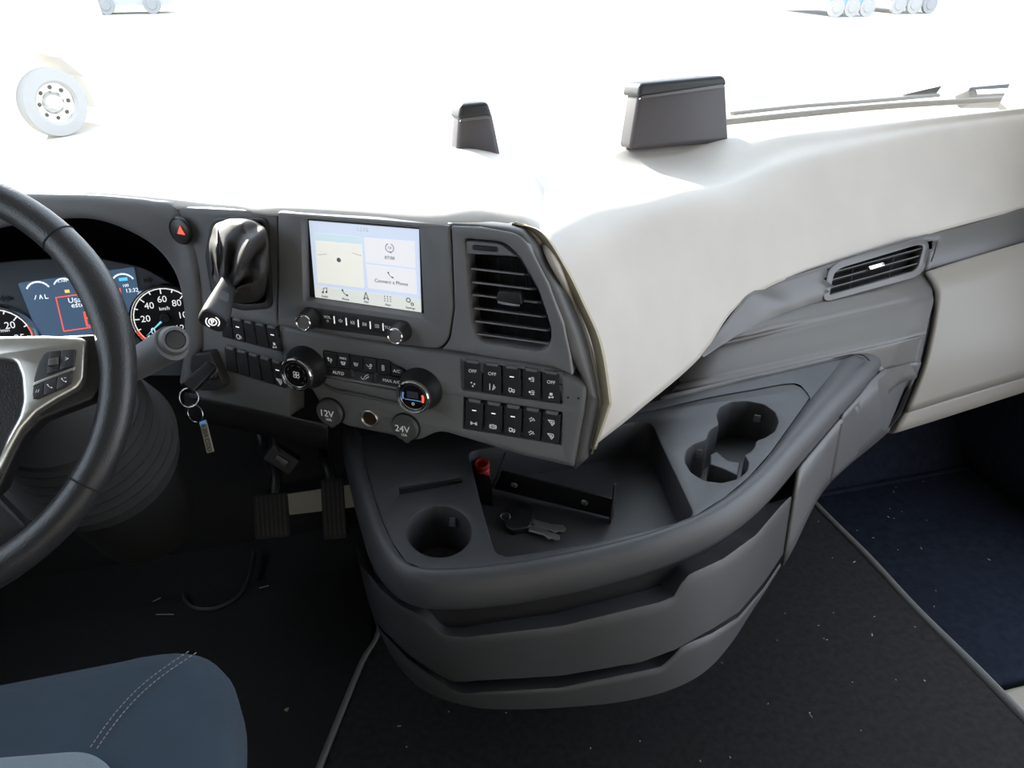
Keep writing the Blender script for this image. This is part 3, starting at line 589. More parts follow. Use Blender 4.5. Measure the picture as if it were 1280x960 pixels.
def gauge(name, x, y, rpx, nums, unit, a0, a1, needle, red):
    f = FC.at(x, y, .001); r = rpx * mpp(f.o)
    g = lathe(name, f, [(0, 0), (r * .93, 0), (r * .93, .003)], mat('gauge_face', (.012, .012, .016), .35), cl)
    lathe('bezel', f, [(r * .93, .002), (r * .95, .007), (r, .007), (r * 1.04, .003), (r * 1.06, -.002)], M_CHROME, g)
    n = len(nums); tk = []
    for i in range((n - 1) * 2 + 1):
        a = R(a0 + (a1 - a0) * i / ((n - 1) * 2)); c, s_ = math.cos(a), math.sin(a); k = .74 if i % 2 == 0 else .80
        tk.append([(c * k, s_ * k), (c * .88, s_ * .88)])
    tk.append(arc(0, 0, .89, a0, a1, 24))
    strokes('tick_ring', f, tk, M_LIT, g, r, .017)
    for i, v in enumerate(nums):
        a = R(a0 + (a1 - a0) * i / (n - 1)); text('dial_number', v, Fr(f.P(math.cos(a) * r * .56, math.sin(a) * r * .56, .0004), f.u, f.n), M_LIT, g, r * .28)
    text('dial_unit', unit, Fr(f.P(r * .02, r * .28, .0004), f.u, f.n), M_LIT, g, r * .15)
    a = R(needle); c, s_ = math.cos(a), math.sin(a)
    nd = mk('needle', [f.P(-s_ * .04 * r, c * .04 * r, .002), f.P(s_ * .04 * r, -c * .04 * r, .002), f.P(c * r * .82, s_ * r * .82, .002), f.P(0, 0, .004)], [(0, 2, 3), (1, 3, 2), (0, 3, 1), (0, 1, 2)], mat('needle_blue', (.2, .55, .75), .3, emit=(.2, .6, .9), es=.15), g)
    lathe('needle_cap', f, [(r * .16, 0), (r * .16, .005), (r * .12, .007), (0, .007)], M_BLACK, g, 20)
    strokes('red_zone', f, [arc(0, 0, .90, *red, 8)], M_REDLIT, g, r, .022, .0006)
gauge('speedometer', 207, 397, 41, ['0', '20', '40', '60', '80', '100', '120'], 'km/h', 222, -42, 218, (222, 200))
gauge('rev_counter', -2, 426, 44, ['0', '5', '10', '15', '20', '25', '30'], 'x100 r/min', 222, -42, 222, (22, -42))

# ------------------------------------------------------------------ hazard button
hz = thing('hazard_button', 'round black hazard warning button with a red triangle', 'button', fl(227, 288))
fz = FL.at(227, 288, .009); q = mpp(fz.o)
lathe('bezel', fz, [(17.5 * q, 0), (17.5 * q, .003), (16 * q, .005), (15 * q, .003)], M_BLACK, hz)
b = lathe('cap', fz, [(15.2 * q, .001), (15 * q, .004), (9 * q, .0065), (0, .0075)], M_BTN, hz)
strokes('triangle_symbol', FL.at(226, 288, .0168), [fill((-1, -.75), (1, -.75), (0, .95))], M_REDLIT, b, 6.5 * q)

# ------------------------------------------------------------------ parking brake lever with its boot
pb = thing('parking_brake', 'parking brake lever with a creased black leather boot left of the screen', 'lever', fl(300, 330))
plate('boot_frame', FL, rpoly([(264, 273), (334, 272), (340, 386), (298, 389), (264, 372), (255, 318)], 10), M_DARK, pb, [(rpoly([(270, 278), (329, 277), (333, 379), (300, 381), (270, 365), (262, 319)], 8), .008, .001, False)], off=.003, thick=.008, rnd=.002, back=False)
rings = [((299, 327), -.004, 37, 53, .0), ((299, 325), .012, 37, 51, .03), ((298, 322), .030, 36, 47, .06), ((296, 323), .046, 33, 43, .10), ((293, 329), .060, 28, 36, .12), ((289, 340), .070, 22, 25, .12), ((286, 351), .078, 14, 14, .08), ((284, 357), .082, 11, 10, .03), ((283, 361), .086, 10, 8, .0)]
rows = []
for i, ((x, y), off, a, b_, am) in enumerate(rings):
    r_ = []
    for k in range(72):
        th = 2 * math.pi * k / 72; c, s_ = math.cos(th), math.sin(th)
        e = 2 / 3.4 if i < 3 else (2 / 2.6 if i < 5 else 1)
        X = math.copysign(abs(c) ** e, c); Y = math.copysign(abs(s_) ** e, s_)
        fold = 1 + am * (0.55 * math.sin(3 * th + i * .5) + 0.5 * math.sin(5 * th - i * .8 + 1) + .4 * math.sin(8 * th + i * 1.1)) 
        dz = am * .10 * (math.sin(4 * th + i * .9) + .6 * math.sin(7 * th - i))
        r_.append(FL.px(x + X * a * fold, y - Y * b_ * fold, off + dz))
    rows.append(r_)
cols = [spline([r[j] for r in rows], 28) for j in range(72)]
bt = grid('boot', [[c[i] for c in cols] for i in range(28)], M_BOOT, pb, cyc=True, sharp=80)
p0, p1 = FL.px(285, 353, .080), FL.px(266, 402, .165)
ax = (p1 - p0).normalized(); sx = ax.cross(V((.15, -1, .3))).normalized(); sy = ax.cross(sx)
hs = [(-.1, 9, 7), (.1, 10, 8), (.3, 12, 10), (.5, 14, 11), (.7, 16, 12.5), (.88, 17.5, 13), (.97, 17, 12.5), (1.0, 15.5, 11)]
rows = []
for t, a, b_ in hs:
    c0 = p0.lerp(p1, t); rows.append([c0 + sx * (math.copysign(abs(math.cos(th)) ** .6, math.cos(th)) * a * mpp(c0)) + sy * (math.copysign(abs(math.sin(th)) ** .6, math.sin(th)) * b_ * mpp(c0)) for th in [2 * math.pi * k / 40 for k in range(40)]])
cols = [spline([r[j] for r in rows], 18) for j in range(40)]
rows = [[c[i] for c in cols] for i in range(18)]
vs_ = [p for r in rows for p in r]; fs = [(i * 40 + j, i * 40 + (j + 1) % 40, (i + 1) * 40 + (j + 1) % 40, (i + 1) * 40 + j) for i in range(17) for j in range(40)] + [tuple(range(17 * 40, 18 * 40))]
hd = mk('handle', vs_, fs, mat('handle_plastic', (.016, .016, .018), .6, spec=.3), pb, 45)
fn_ = ax if ax.dot(CAM - p1) > 0 else ax
fe = Fr(p1 + ax * .0006, V((1, -.35, 0)), ax)
strokes('brake_symbol', fe, [arc(0, 0, .55, 0, 360, 16), arc(0, 0, .95, 130, 230, 6), arc(0, 0, .95, -50, 50, 6), [(-.15, -.3), (-.15, .3), (.1, .3), (.2, .15), (.1, 0), (-.15, 0)]], M_LIT, hd, 8.5 * mpp(p1), .09)
strokes('handle_inlay', Fr(p0.lerp(p1, .55) - sy * 12.2 * mpp(p1) if sy.dot(CAM - p1) < 0 else p0.lerp(p1, .55) + sy * 12.2 * mpp(p1), sx, (sy if sy.dot(CAM - p1) > 0 else -sy)), [fill((-.6, 1), (.6, 1), (.45, -1), (-.45, -1))], M_DARK, hd, 11 * mpp(p1))

# ------------------------------------------------------------------ touch screen
ts = thing('touch_screen', 'lit touch screen with tiles and an icon bar in the centre fascia', 'screen', fa(455, 375))
SO = UP - .0165
FSr = Fr(fa(455, 330, SO), FA.u, FA.n)
def emat(n_, c, s_): return mat(n_, tuple(x * .5 for x in c), .25, emit=c, es=s_, coat=.3)
SE = 0.135
plate('bezel', FSr, rpoly([(378, 273), (523.5, 285), (529, 396.5), (381, 375.5)], 2), M_BLACK, ts, off=-.001, thick=.001, rnd=0)
pn = plate('panel', FSr, [(386, 276), (523, 287), (526, 390), (394, 371)], emat('screen_backdrop', (.62, .70, .86), SE), ts, off=.0012, thick=.002, rnd=0)
def tile(nm, p, m): return plate(nm, FSr, p, m, pn, off=.0016, thick=.0003, rnd=0)
tile('map_tile', [(394, 301), (452, 306), (455, 360), (397, 353)], emat('screen_map', (.82, .82, .76), SE))
tile('map_header', [(392, 291), (451, 296), (452, 305.5), (393, 300.5)], emat('screen_teal', (.60, .74, .80), SE))
tile('clock_tile', [(455, 297), (518, 302), (519.5, 335), (457, 328)], emat('screen_tile', (.80, .80, .84), SE))
tile('phone_tile', [(457.5, 330.5), (519.5, 337.5), (521, 368), (460, 360)], emat('screen_tile', (.8, .8, .84), SE))
tile('icon_bar', [(393, 357), (526, 374.5), (526.5, 390.5), (394, 371.5)], emat('screen_bar', (.70, .73, .70), SE))
m_ic = mat('screen_ink', (.06, .07, .09), .4); m_ic2 = mat('screen_grey_ink', (.25, .27, .33), .4); KS = mpp(FSr.o)
def S(nm, x, y, L, k, wd=.1, m_=None): return strokes(nm, FSr.at(x, y, .0021), L, m_ or m_ic, pn, k * KS, wd, 0)
def T(nm, s_, x, y, k, m_=None): return text(nm, s_, FSr.at(x, y, .0020), m_ or m_ic, pn, k * KS, h=0)
S('music_icon', 406, 363, [[(-.5, -.7), (-.5, .7), (.8, .95), (.8, -.5)], disc(-.8, -.75, .35), disc(.5, -.5, .35)], 4)
S('phone_icon', 431, 366, PHONE, 4.5)
S('compass_icon', 457.5, 370, [[(-.7, -1), (0, 1), (.7, -1), (0, -.4), (-.7, -1)]], 5)
S('apps_icon', 484.5, 374, [disc(x, y, .17, 6) for x in (-.8, 0, .8) for y in (-.5, .1, .7)], 5)
S('settings_icon', 512, 377, [arc(-.3, .3, .5, 0, 360, 10), arc(.65, -.55, .32, 0, 360, 8)], 5.5)
for nm, s_, x, y in (('audio', 'Audio', 406, 370.5), ('phone', 'Phone', 432, 374), ('nav', 'Nav', 458, 377.5), ('apps', 'Apps', 485, 381), ('settings', 'Settings', 513, 385)): T(nm + '_caption', s_, x, y, 4)
T('clock_digits', '13:32', 453, 287, 7, M_WHITE)
T('tile_text', 'Connect a Phone', 489, 353, 6.5, m_ic2); T('tile_time', '07:00', 487, 322.5, 6, m_ic2)
S('tile_phone_icon', 488, 344, PHONE, 4, .1, m_ic2); S('tile_ring', 487, 310, [arc(0, 0, .9, 110, 430, 18), [(.3, -1.0), (0, -.7)]], 6, .07, m_ic2); T('tile_ring_text', '7,0', 487, 310, 4, m_ic2)
S('map_car', 423.5, 325, [fill(*arc(0, 0, 1, 0, 330, 11))], 3, .1, m_ic2); S('map_road', 403, 318, [[(-1, -.2), (1, .2)]], 6, .04, m_ic2); S('map_road', 446, 318, [[(-1, .2), (1, -.2)]], 6, .04, m_ic2)

# ------------------------------------------------------------------ radio strip
rd = thing('radio_controls', 'radio control strip with two silver-rimmed knobs below the screen', 'radio controls', fa(445, 407))
FU = Fr(FA.o + FA.n * UP, FA.u, FA.n)
plate('strip', FU, rpoly([(378, 383), (512, 402), (514, 426), (380, 408)], 8), M_DARK, rd, off=.0012, thick=.003, rnd=.001)
xs = [402, 418, 433, 448, 463, 479, 495]; yt = lambda x: 391 + (x - 402) * .145
for i in range(6):
    x0, x1 = xs[i] + 1, xs[i + 1] - 1
    k_ = plate('radio_key', FU, [(x0, yt(x0)), (x1, yt(x1)), (x1 + .6, yt(x1) + 15), (x0 + .6, yt(x0) + 15)], M_BTN, rd, off=.0026, thick=.002, rnd=.0006)
    fk = FU.at((x0 + x1) / 2 + .3, yt((x0 + x1) / 2) + 6.5, .003); kq = mpp(fk.o)
    if i == 0: text('key_text', 'VOL', Fr(fk.P(-.001, .0025), fk.u, fk.n), M_WHITE, k_, 5 * kq); strokes('key_symbol', Fr(fk.P(-.001, -.003), fk.u, fk.n), [arc(0, 0, .6, 120, 420, 10), [(0, .2), (0, .8)]], M_WHITE, k_, 2 * kq, .12)
    elif i == 5: text('key_text', 'TUNE', fk, M_WHITE, k_, 5.5 * kq)
    else: strokes('key_symbol', fk, {1: [[(-.8, -.3), (-.8, .3), (-.3, .3), (.1, .8), (.1, -.8), (-.3, -.3), (-.8, -.3)], [(.4, .4), (.9, -.4)], [(.4, -.4), (.9, .4)]], 2: [[(-.8, .7), (-.8, -.7)], [(.1, .7), (-.6, 0), (.1, -.7)], [(.8, .7), (.1, 0), (.8, -.7), (.8, .7)]],
                  3: [[(.8, .7), (.8, -.7)], [(-.1, .7), (.6, 0), (-.1, -.7)], [(-.8, .7), (-.1, 0), (-.8, -.7), (-.8, .7)]], 4: [[(-.8, -.6), (.8, -.6), (.8, .6), (-.8, .6), (-.8, -.6)], [(-.3, 0), (0, -.3), (.5, .3)]]}[i], M_WHITE, k_, 3 * kq, .1)
    if i < 5:
        x = xs[i + 1]; strokes('divider', FU.at(x, yt(x) + 6.5, .0028), [fill((-.16, -1), (.16, -1), (.16, 1), (-.16, 1))], M_LIT, rd, 5 * kq)
for x, y in ((389, 397), (502, 413.5)):
    f = FU.at(x, y, .001); q = mpp(f.o)
    kn = lathe('knob', f, [(14 * q, 0), (13.5 * q, .006), (11.5 * q, .013), (11 * q, .020)], M_BLACK, rd)
    lathe('knob_ring', f, [(11 * q, .019), (10.6 * q, .0215), (9.4 * q, .0225), (8.2 * q, .0215), (8 * q, .020)], M_CHROME, kn); lathe('knob_face', f, [(8.2 * q, .0195), (4 * q, .0205), (0, .021)], M_DASH, kn)

# ------------------------------------------------------------------ climate controls
cc = thing('climate_controls', 'climate control panel with two chrome-ringed dials and black keys', 'climate controls', fa(455, 470))
def quad_key(nm, p, m, parent, off, th=.003, fr=FA): return plate(nm, fr, rpoly(p, .8, 2), m, parent, off=off, thick=th, rnd=.0006)
tk_y = lambda x: 439 + (x - 403) * .150; md_y = lambda x: 457 + (x - 403) * .150; bt_y = lambda x: 468.5 + (x - 403) * .165
cx_ = [404, 421, 437, 453, 470, 488, 505]
ICO = [[[(-.5, .9), (-.5, -.2), (.3, -.2), (.3, -.9)], arc(-.5, .6, .3, 0, 360, 8), [(.2, .6), (.8, .3)], [(.2, .2), (.8, -.1)]],
       [[(-.8, .1), (-.4, -.7), (.4, -.7), (.8, .1), (-.8, .1)], [(-.4, -.9), (-.4, -.2)], [(0, -.9), (0, -.2)], [(.4, -.9), (.4, -.2)]],
       [[(-.7, .5), (-.4, -.5), (.4, -.5), (.7, .5)], [(-.3, -.2), (-.3, .5)], [(.1, -.2), (.1, .5)]],
       [[(-.9, .4), (-.2, -.2), (.2, -.2)], arc(.6, .4, .35, 0, 360, 8), [(.6, 0), (.5, -.8), (-.1, -.8)]],
       [[(-.3, .9), (-.3, -.7), (.3, -.7), (.3, .9), (-.3, .9)], [(-.3, .1), (.3, .1)]]]
for i in range(6):
    x0, x1 = cx_[i] + .6, cx_[i + 1] - .6
    k_ = quad_key('climate_key', [(x0, tk_y(x0) + (3 if i == 5 else 0)), (x1, tk_y(x1) + (8 if i == 5 else 0)), (x1 + .5, md_y(x1)), (x0 + .5, md_y(x0))], M_BTN if i != 3 else M_DARK, cc, -.002)
    fk = FA.at((x0 + x1) / 2, (tk_y(x0) + md_y(x0)) / 2 + 2, -.0016); kq = mpp(fk.o)
    if i == 5: text('key_text', 'A/C', FA.at(496, 464, -.0016), M_WHITE, k_, 6 * kq)
    else: strokes('key_symbol', fk, ICO[i], M_WHITE, k_, 4 * kq, .10)
    if i == 1: text('key_text', 'MAX', FA.at(429, 448, -.0016), M_WHITE, k_, 4.5 * kq)
for (x0, x1, s_) in ((404, 438, 'AUTO'), (440, 468, ''), (470, 505, 'MAX A/C')):
    k_ = quad_key('climate_key', [(x0 + .6, md_y(x0) + 1), (x1 - .6, md_y(x1) + 1), (x1 - (4 if x0 == 440 else .6), bt_y(x1)), (x0 + (4 if x0 == 440 else .6), bt_y(x0))], M_BTN if s_ else mat('key_slate', (.05, .055, .065), .4), cc, -.002)
    if s_: text('key_text', s_, FA.at((x0 + x1) / 2 + 2, (md_y(x0) + bt_y(x1)) / 2 + .5, -.0016), M_WHITE, k_, 6 * kq)
    else: strokes('key_symbol', FA.at(456, 470, -.0016), [[(-.9, -.3), (-.5, -.9), (-.1, -.5)], [(-.1, -.3), (.2, .1), (.9, .5)], [(.1, -.7), (.5, -.3), (1, 0)]], M_WHITE, k_, 6 * kq, .06)
plate('silver_strip', FA, [(406, 469.5), (505, 486.5), (505, 490), (410, 472.5)], M_SATIN, cc, off=.002, thick=.006, rnd=.001)
ri = spline([fa(403, 479, .001), fa(418, 488, .004), (fa(450, 494, .004)), fa(490, 503, .004), fa(512, 506, .002)], 24); tube('scoop_ridge', ri, .0022, M_SOFT, cc, seg=8)
for i, (x, y) in enumerate(((383, 459), (526, 486))):
    f = FA.at(x, y, .0); q = mpp(f.o)
    f2_ = Fr(f.o, FA.u, FA.n)
    kn = lathe('dial', f2_, [(29 * q, 0), (28 * q, .004), (25 * q, .012), (22.5 * q, .020), (22 * q, .026)], M_BLACK, cc, 48)
    lathe('dial_ring', f2_, [(22.4 * q, .025), (22 * q, .0285), (20.6 * q, .0300), (19 * q, .0295), (18.2 * q, .027)], M_CHROME, kn, 48)
    lathe('dial_face', f2_, [(18.6 * q, .0268), (0, .0268)], mat('dial_black', (.010, .009, .011), .2), kn, 48)
    lathe('dial_inner_ring', f2_, [(17.2 * q, .0269), (16.8 * q, .0275), (16.4 * q, .0269)], M_SATIN, kn, 48)
    g = Fr(f.P(0, 0, .0272), f.u, f.n)
    if i == 0: strokes('fan_symbol', g, [arc(dx, dy, .5, 0, 360, 8) for dx in (-.5, .5) for dy in (-.5, .5)], M_WHITE, kn, 4 * q, .1); strokes('fan_marks', g, [arc(0, 0, 1, a, a + 16, 3) for a in range(-60, 200, 40)], M_SOFT, kn, 12.5 * q, .06)
    else:
        strokes('temperature_window', g, [fill((-.6, -.1), (.55, -.1), (.55, .6), (-.6, .6))], mat('lcd_violet', (.06, .06, .085), .3), kn, 13 * q)
        strokes('cold_mark', g, [arc(0, 0, 1, 160, 195, 4)], M_BLUE, kn, 13.5 * q, .10); strokes('hot_mark', g, [arc(0, 0, 1, -20, 18, 4)], M_REDLIT, kn, 13.5 * q, .11)
        strokes('white_line', g, [[(-.8, -.3), (.8, -.3)]], M_BLUE, kn, 13 * q, .05); strokes('small_mark', Fr(g.P(0, -9 * q, 0), g.u, g.n), [arc(0, 0, .8, 0, 360, 8)], M_WHITE, kn, 2 * q, .2)

# ------------------------------------------------------------------ sockets
for nm, lab, x, y, s1, s2 in (('socket_cap', 'round grey socket cap marked 12V beside the steering column side', 414, 514, '12V', '10A'), ('socket_cap', 'round grey socket cap marked 24V under the right climate dial', 508, 533, '24V', '15A')):
    f = FA.at(x, y, .0); q = mpp(f.o); t = thing(nm, lab, 'socket cap', f.o, 'power socket caps')
    lathe('seat_ring', f, [(19.5 * q, -.002), (19 * q, .003), (17 * q, .003)], M_BLACK, t)
    c_ = lathe('cap', f, [(18 * q, 0), (17.6 * q, .006), (16 * q, .0085), (0, .009)], M_SOFT, t)
    plate('cap_tab', Fr(f.o, f.u, f.n), rpoly([(-6 * q, -10 * q), (7 * q, -12 * q), (5 * q, -21 * q), (-2 * q, -21 * q)], 3 * q), M_SOFT, c_, off=.006, thick=.005, rnd=.001, px=False)
    text('marking', s1, Fr(f.P(-2 * q, 0, .0092), f.u, f.n), M_WHITE, c_, 12.5 * q); text('marking', s2, Fr(f.P(0, -8 * q, .0092), f.u, f.n), M_WHITE, c_, 5 * q)
f = FA.at(463, 522, 0); q = mpp(f.o); t = thing('lighter_socket', 'open socket with a bronze-rimmed hole between the 12V and 24V caps', 'socket', f.o)
lathe('rim', f, [(12.5 * q, 0), (12 * q, .004), (10.5 * q, .005), (9.3 * q, .003)], M_SATIN, t); lathe('barrel', f, [(9.6 * q, .003), (9 * q, .001), (8.6 * q, .0005), (0, .0003)], mat('bronze_dark', (.06, .035, .022), .4, metal=.4), t)

# ------------------------------------------------------------------ switch banks
def quad(p, u, v):                                    # bilinear point in a picture quad (tl, tr, br, bl)
    (x0, y0), (x1, y1), (x2, y2), (x3, y3) = p
    return ((1 - u) * (1 - v) * x0 + u * (1 - v) * x1 + u * v * x2 + (1 - u) * v * x3, (1 - u) * (1 - v) * y0 + u * (1 - v) * y1 + u * v * y2 + (1 - u) * v * y3)
DASHM = [fill((-1, -.25), (1, -.25), (1, .25), (-1, .25))]
TRUCK = [[(-.9, -.5), (-.9, .5), (-.1, .5), (-.1, -.5), (-.9, -.5)], [(.1, -.5), (.1, .2), (.8, .2), (.8, -.5), (.1, -.5)], disc(-.5, -.7, .22, 8), disc(.5, -.7, .22, 8)]
LANE = [[(-.8, -1), (-.8, 1)], [(.1, -.9), (.5, .9)], [(.5, -.6), (.9, .2), (.4, .4)]]
AXLE = [[(-.9, -.5), (-.9, .5)], [(-.6, -.4), (-.6, .4)], [(-.5, 0), (.5, 0)], [(.6, -.4), (.6, .4)], [(.9, -.5), (.9, .5)]]
WARN = [arc(0, 0, .7, 0, 360, 10), arc(0, 0, 1.05, 140, 220, 4), arc(0, 0, 1.05, -40, 40, 4), [(0, .4), (0, -.1), (.3, -.1)]]
FANS = [disc(-.45, .5, .3, 6), disc(.5, .2, .3, 6), disc(0, -.6, .32, 6)]
CAR = [disc(-.5, .2, .4, 8), [(0, .7), (.8, .7)], [(.1, .2), (.9, .2)], [(-.2, -.5), (.8, -.5), (.5, .1)]]
CUT = [[(-1, .8), (.7, .8), (.9, 0), (.3, -.9), (-.1, -.2), (-1, .8)], [(-.2, .4), (.4, .2)], [(.1, .1), (.5, -.2)]]
SKID = [fill((-.45, .1), (.45, .1), (.45, .95), (-.45, .95)), disc(-.5, -.5, .28, 6), disc(.5, -.5, .28, 6), [(-.7, -.9), (.7, -.2)]]
DOTS = [disc(x, y, .24, 6) for x, y in ((-.7, .2), (-.2, .6), (.4, .4), (.1, -.1), (.7, -.1), (-.4, -.5))]
LAMP = [arc(-.2, 0, .7, 60, 300, 8), [(.3, .6), (.3, -.6)], [(.5, .4), (1, .2)], [(.5, -.1), (1, -.3)]]
def bank(label, F, q, keys, base, frame_off=0.0, hide=()):
    t = thing('switch_bank', label, 'switches', F.px(*quad(q, .5, .5)))
    n = len(keys)
    for i, (a, b) in enumerate(keys):
        u0, u1 = i / n + .012, (i + 1) / n - .012
        k = plate('rocker_switch', F, rpoly([quad(q, u0, .06), quad(q, u1, .06), quad(q, u1, 1), quad(q, u0, 1)], .8, 2), M_BTN, t, off=base, thick=.007, rnd=.0008)
        # narrow lip along the top of each rocker and a side nib
        plate('rocker_lip', F, rpoly([quad(q, u0 + .02, .0), quad(q, u1 - .02, .0), quad(q, u1 - .035, .10), quad(q, u0 + .035, .10)], .5, 2), M_DASH, k, off=base + .0018, thick=.004, rnd=.0005)
        nib = quad(q, u1 + .012, .38); box('rocker_nib', F.at(*nib, base), -.0022, .0022, -.0006, .0006, -.003, .0006, M_VOID, k, .0001)
        for v, ic in ((.36, a), (.80, b)):
            if ic is None: continue
            f = F.at(*quad(q, (u0 + u1) / 2, v), base + .0003); m_ = mpp(f.o)
            if isinstance(ic, str): text('switch_text', ic, f, M_WHITE, k, 6.2 * m_, h=.0002)
            else: strokes('switch_symbol', f, ic, M_LIT if ic is DASHM else M_WHITE, k, (2.8 if ic is DASHM else 4.2) * m_, .12, .0002)
    return t
bank('upper row of five black rocker switches under the centre air vent', FA, [(578, 449), (701, 466), (701, 504), (579, 486)], [('OFF', FANS), ('OFF', LANE), (DASHM, TRUCK), (CAR, CAR), ('OFF', SKID)], .0005)
bank('lower row of five black rocker switches above the console tray', FA, [(581, 498), (702, 516.5), (700, 555), (580, 534.5)], [(DASHM, AXLE), (DASHM, WARN), (DASHM, TRUCK), (DOTS, DOTS), (CUT, CUT)], .0005)
bank('upper row of black rocker switches behind the parking brake handle', FL, [(274, 394), (345, 409), (352, 440), (277, 421)], [(DASHM, None), (DASHM, LAMP), (None, None), (None, None), (DASHM, SKID)], .006)
bank('lower row of black rocker switches right of the ignition lock', FL, [(279, 432), (352, 453), (358, 486), (282, 463)], [(None, None), (None, None), (None, None), (None, None), (DASHM, CUT)], .006)
plug = plate('blank_screw', FA, ell(710, 497, 1.3, 1.3, 10), M_VOID, dash, off=.0006, thick=.001, rnd=0); plate('blank_screw', FA, ell(723, 498, 1.3, 1.3, 10), M_VOID, dash, off=.0006, thick=.001, rnd=0)

# ------------------------------------------------------------------ air vents
av = thing('air_vent', 'tall dark centre air vent with slanted right edge beside the screen', 'air vent', fa(635, 380), 'air vents')
plate('vent_header', FA, rpoly([(582, 301), (626, 305), (645, 320.5), (582, 317)], [3, 8, 3, 2]), M_DASH, av, off=UP - .004, thick=.012, rnd=.001)
lever = plate('closing_lever', FA, rpoly([(590, 306.5), (621, 309.5), (620.5, 315.5), (590.5, 312.5)], 2), M_BLACK, av, off=UP - .001, thick=.004, rnd=.001)
plate('vent_back', FA, rpoly([(582, 318), (647, 322), (672, 364), (687, 411), (686, 430), (675, 439), (601, 427), (591, 411)], 4), M_VOID, av, off=UP - .034, thick=.002, rnd=0)
SLT = [((588, 336), (655, 343)), ((589, 353), (664, 361)), ((590, 369), (672, 377.5)), ((591, 386), (678, 395)), ((592.5, 402), (684, 412.5)), ((595, 418), (687, 429))]
for (a, b) in SLT:
    A, B = FA.px(*a, UP - .005), FA.px(*b, UP - .005)
    f = Fr((A + B) / 2, B - A, FA.v - FA.n * .30)
    L_ = (B - A).length / 2
    plate('slat', f, rpoly([(-L_, 0), (L_, 0), (L_ + .003, .022), (-L_, .022)], .003), M_DASH, av, off=.0011, thick=.0022, rnd=.0008, px=False)
for x in (604, 622, 640, 658):
    A, B = FA.px(x, 322 if x < 650 else 345, UP - .028), FA.px(x + 10, 432, UP - .028); tube('cross_vane', [A, B], .0012, M_VOID, av, seg=6)
tabf = FA.at(636, 374, UP - .002)
q = mpp(tabf.o)
tabp = plate('slider', FA, rpoly([(623, 364), (650, 366), (653, 381), (619, 376)], 3), M_BLACK, av, off=UP + .002, thick=.010, rnd=.0015)
plate('slider_strip', FA, rpoly([(621.5, 376.5), (649.5, 381), (649, 384.5), (622, 380)], 1), M_CHROME, tabp, off=UP + .0032, thick=.003, rnd=.0008)
pv = thing('air_vent', 'small slanted passenger air vent in the satin trim strip', 'air vent', at_t(1095, 340, 1.54), 'air vents')
pA, pB, pC = at_t(1036, 372, 1.49), at_t(1152, 339, 1.577), at_t(1044, 333, 1.497)
FV = Fr(pA, pB - pA, (pB - pA).cross(pC - pA))
if FV.n.dot(CAM - pA) < 0: FV = Fr(pA, pB - pA, -FV.n)
vo = rpoly([(1034, 372), (1040, 341), (1050, 332), (1148, 303), (1156, 304), (1157, 311), (1151, 336), (1143, 342)], [3, 4, 6, 6, 4, 4, 6, 5])
vi = rpoly([(1037, 369), (1043, 342), (1051, 335), (1147, 306), (1153.5, 306.5), (1154, 311), (1148, 334), (1141, 339.5)], [3, 4, 6, 6, 4, 4, 6, 5])
plate('vent_frame', FV, offs(ccw(vo), 5), M_TRIM, pv, [(vi, .03, .001, False)], off=.011, thick=.034, rnd=.0015, back=False)
plate('vent_back', FV, vo, M_VOID, pv, off=-.018, thick=.004, rnd=0)
for i, ((x0, y0), (x1, y1)) in enumerate([((1043, 341), (1151, 309)), ((1040.5, 350), (1149, 319)), ((1038.5, 359.5), (1146.5, 329)), ((1036.5, 369), (1143, 338.5))]):
    A, B = FV.px(x0, y0, .008), FV.px(x1, y1, .008); f = Fr((A + B) / 2, B - A, FV.v - FV.n * .25); L_ = (B - A).length / 2
    plate('slat', f, [(-L_, 0), (L_, 0), (L_, .014), (-L_, .014)], M_TRIM, pv, off=.001, thick=.0022, rnd=.0006, px=False)
for (x0, y0), (x1, y1) in [((1066, 337), (1061, 362)), ((1117, 322), (1110, 349))]:
    tube('cross_vane', [FV.px(x0, y0, -.006), FV.px(x1, y1, -.006)], .0016, M_DARK, pv, seg=6)
plate('slider', FV, rpoly([(1086, 333), (1105, 327.5), (1107, 331.5), (1088, 337.5)], 1.5), M_CHROME, pv, off=.015, thick=.006, rnd=.001)

# ------------------------------------------------------------------ steering wheel and column
WC = V((-0.4565, 0.835, 0.802)); tl_, yw_ = R(37.3), R(-2.3)
WN = V((math.sin(yw_) * math.cos(tl_), -math.cos(yw_) * math.cos(tl_), math.sin(tl_)))
FW = Fr(WC, V((1, 0, 0)), WN)
WR = 0.228
sw = thing('steering_wheel', 'black leather steering wheel with silver spoke trim at the left edge', 'steering wheel', WC)
rp, rrad = [], []
for k in range(96):
    a = 2 * math.pi * k / 96; rp.append(FW.P(math.cos(a) * WR, math.sin(a) * WR, 0))
    d = math.degrees(a); g = 0
    for c0 in (18, 162): g = max(g, math.exp(-((d - c0) / 16) ** 2))
    rrad.append(.0185 + .0022 * g)
rim_ = tube('rim', rp, rrad, M_LEATHER, sw, seg=20, closed=True)
for d in (38, -36, 142, 216):
    a = R(d); c0 = FW.P(math.cos(a) * WR, math.sin(a) * WR); ra = V(FW.u * math.cos(a) + FW.v * math.sin(a))
    tube('rim_seam', [c0 + ra * (.0190 * math.cos(t)) + FW.n * (.0190 * math.sin(t)) for t in [2 * math.pi * i / 24 for i in range(24)]], .0011, M_VOID, rim_, seg=6, closed=True)
# hub
lathe('hub', Fr(WC, FW.u, FW.n), [(0, .030), (.04, .030), (.065, .026), (.082, .014), (.088, -.01), (.08, -.05), (.05, -.09), (0, -.09)], M_DARK, sw, 40, 1.0, .92)
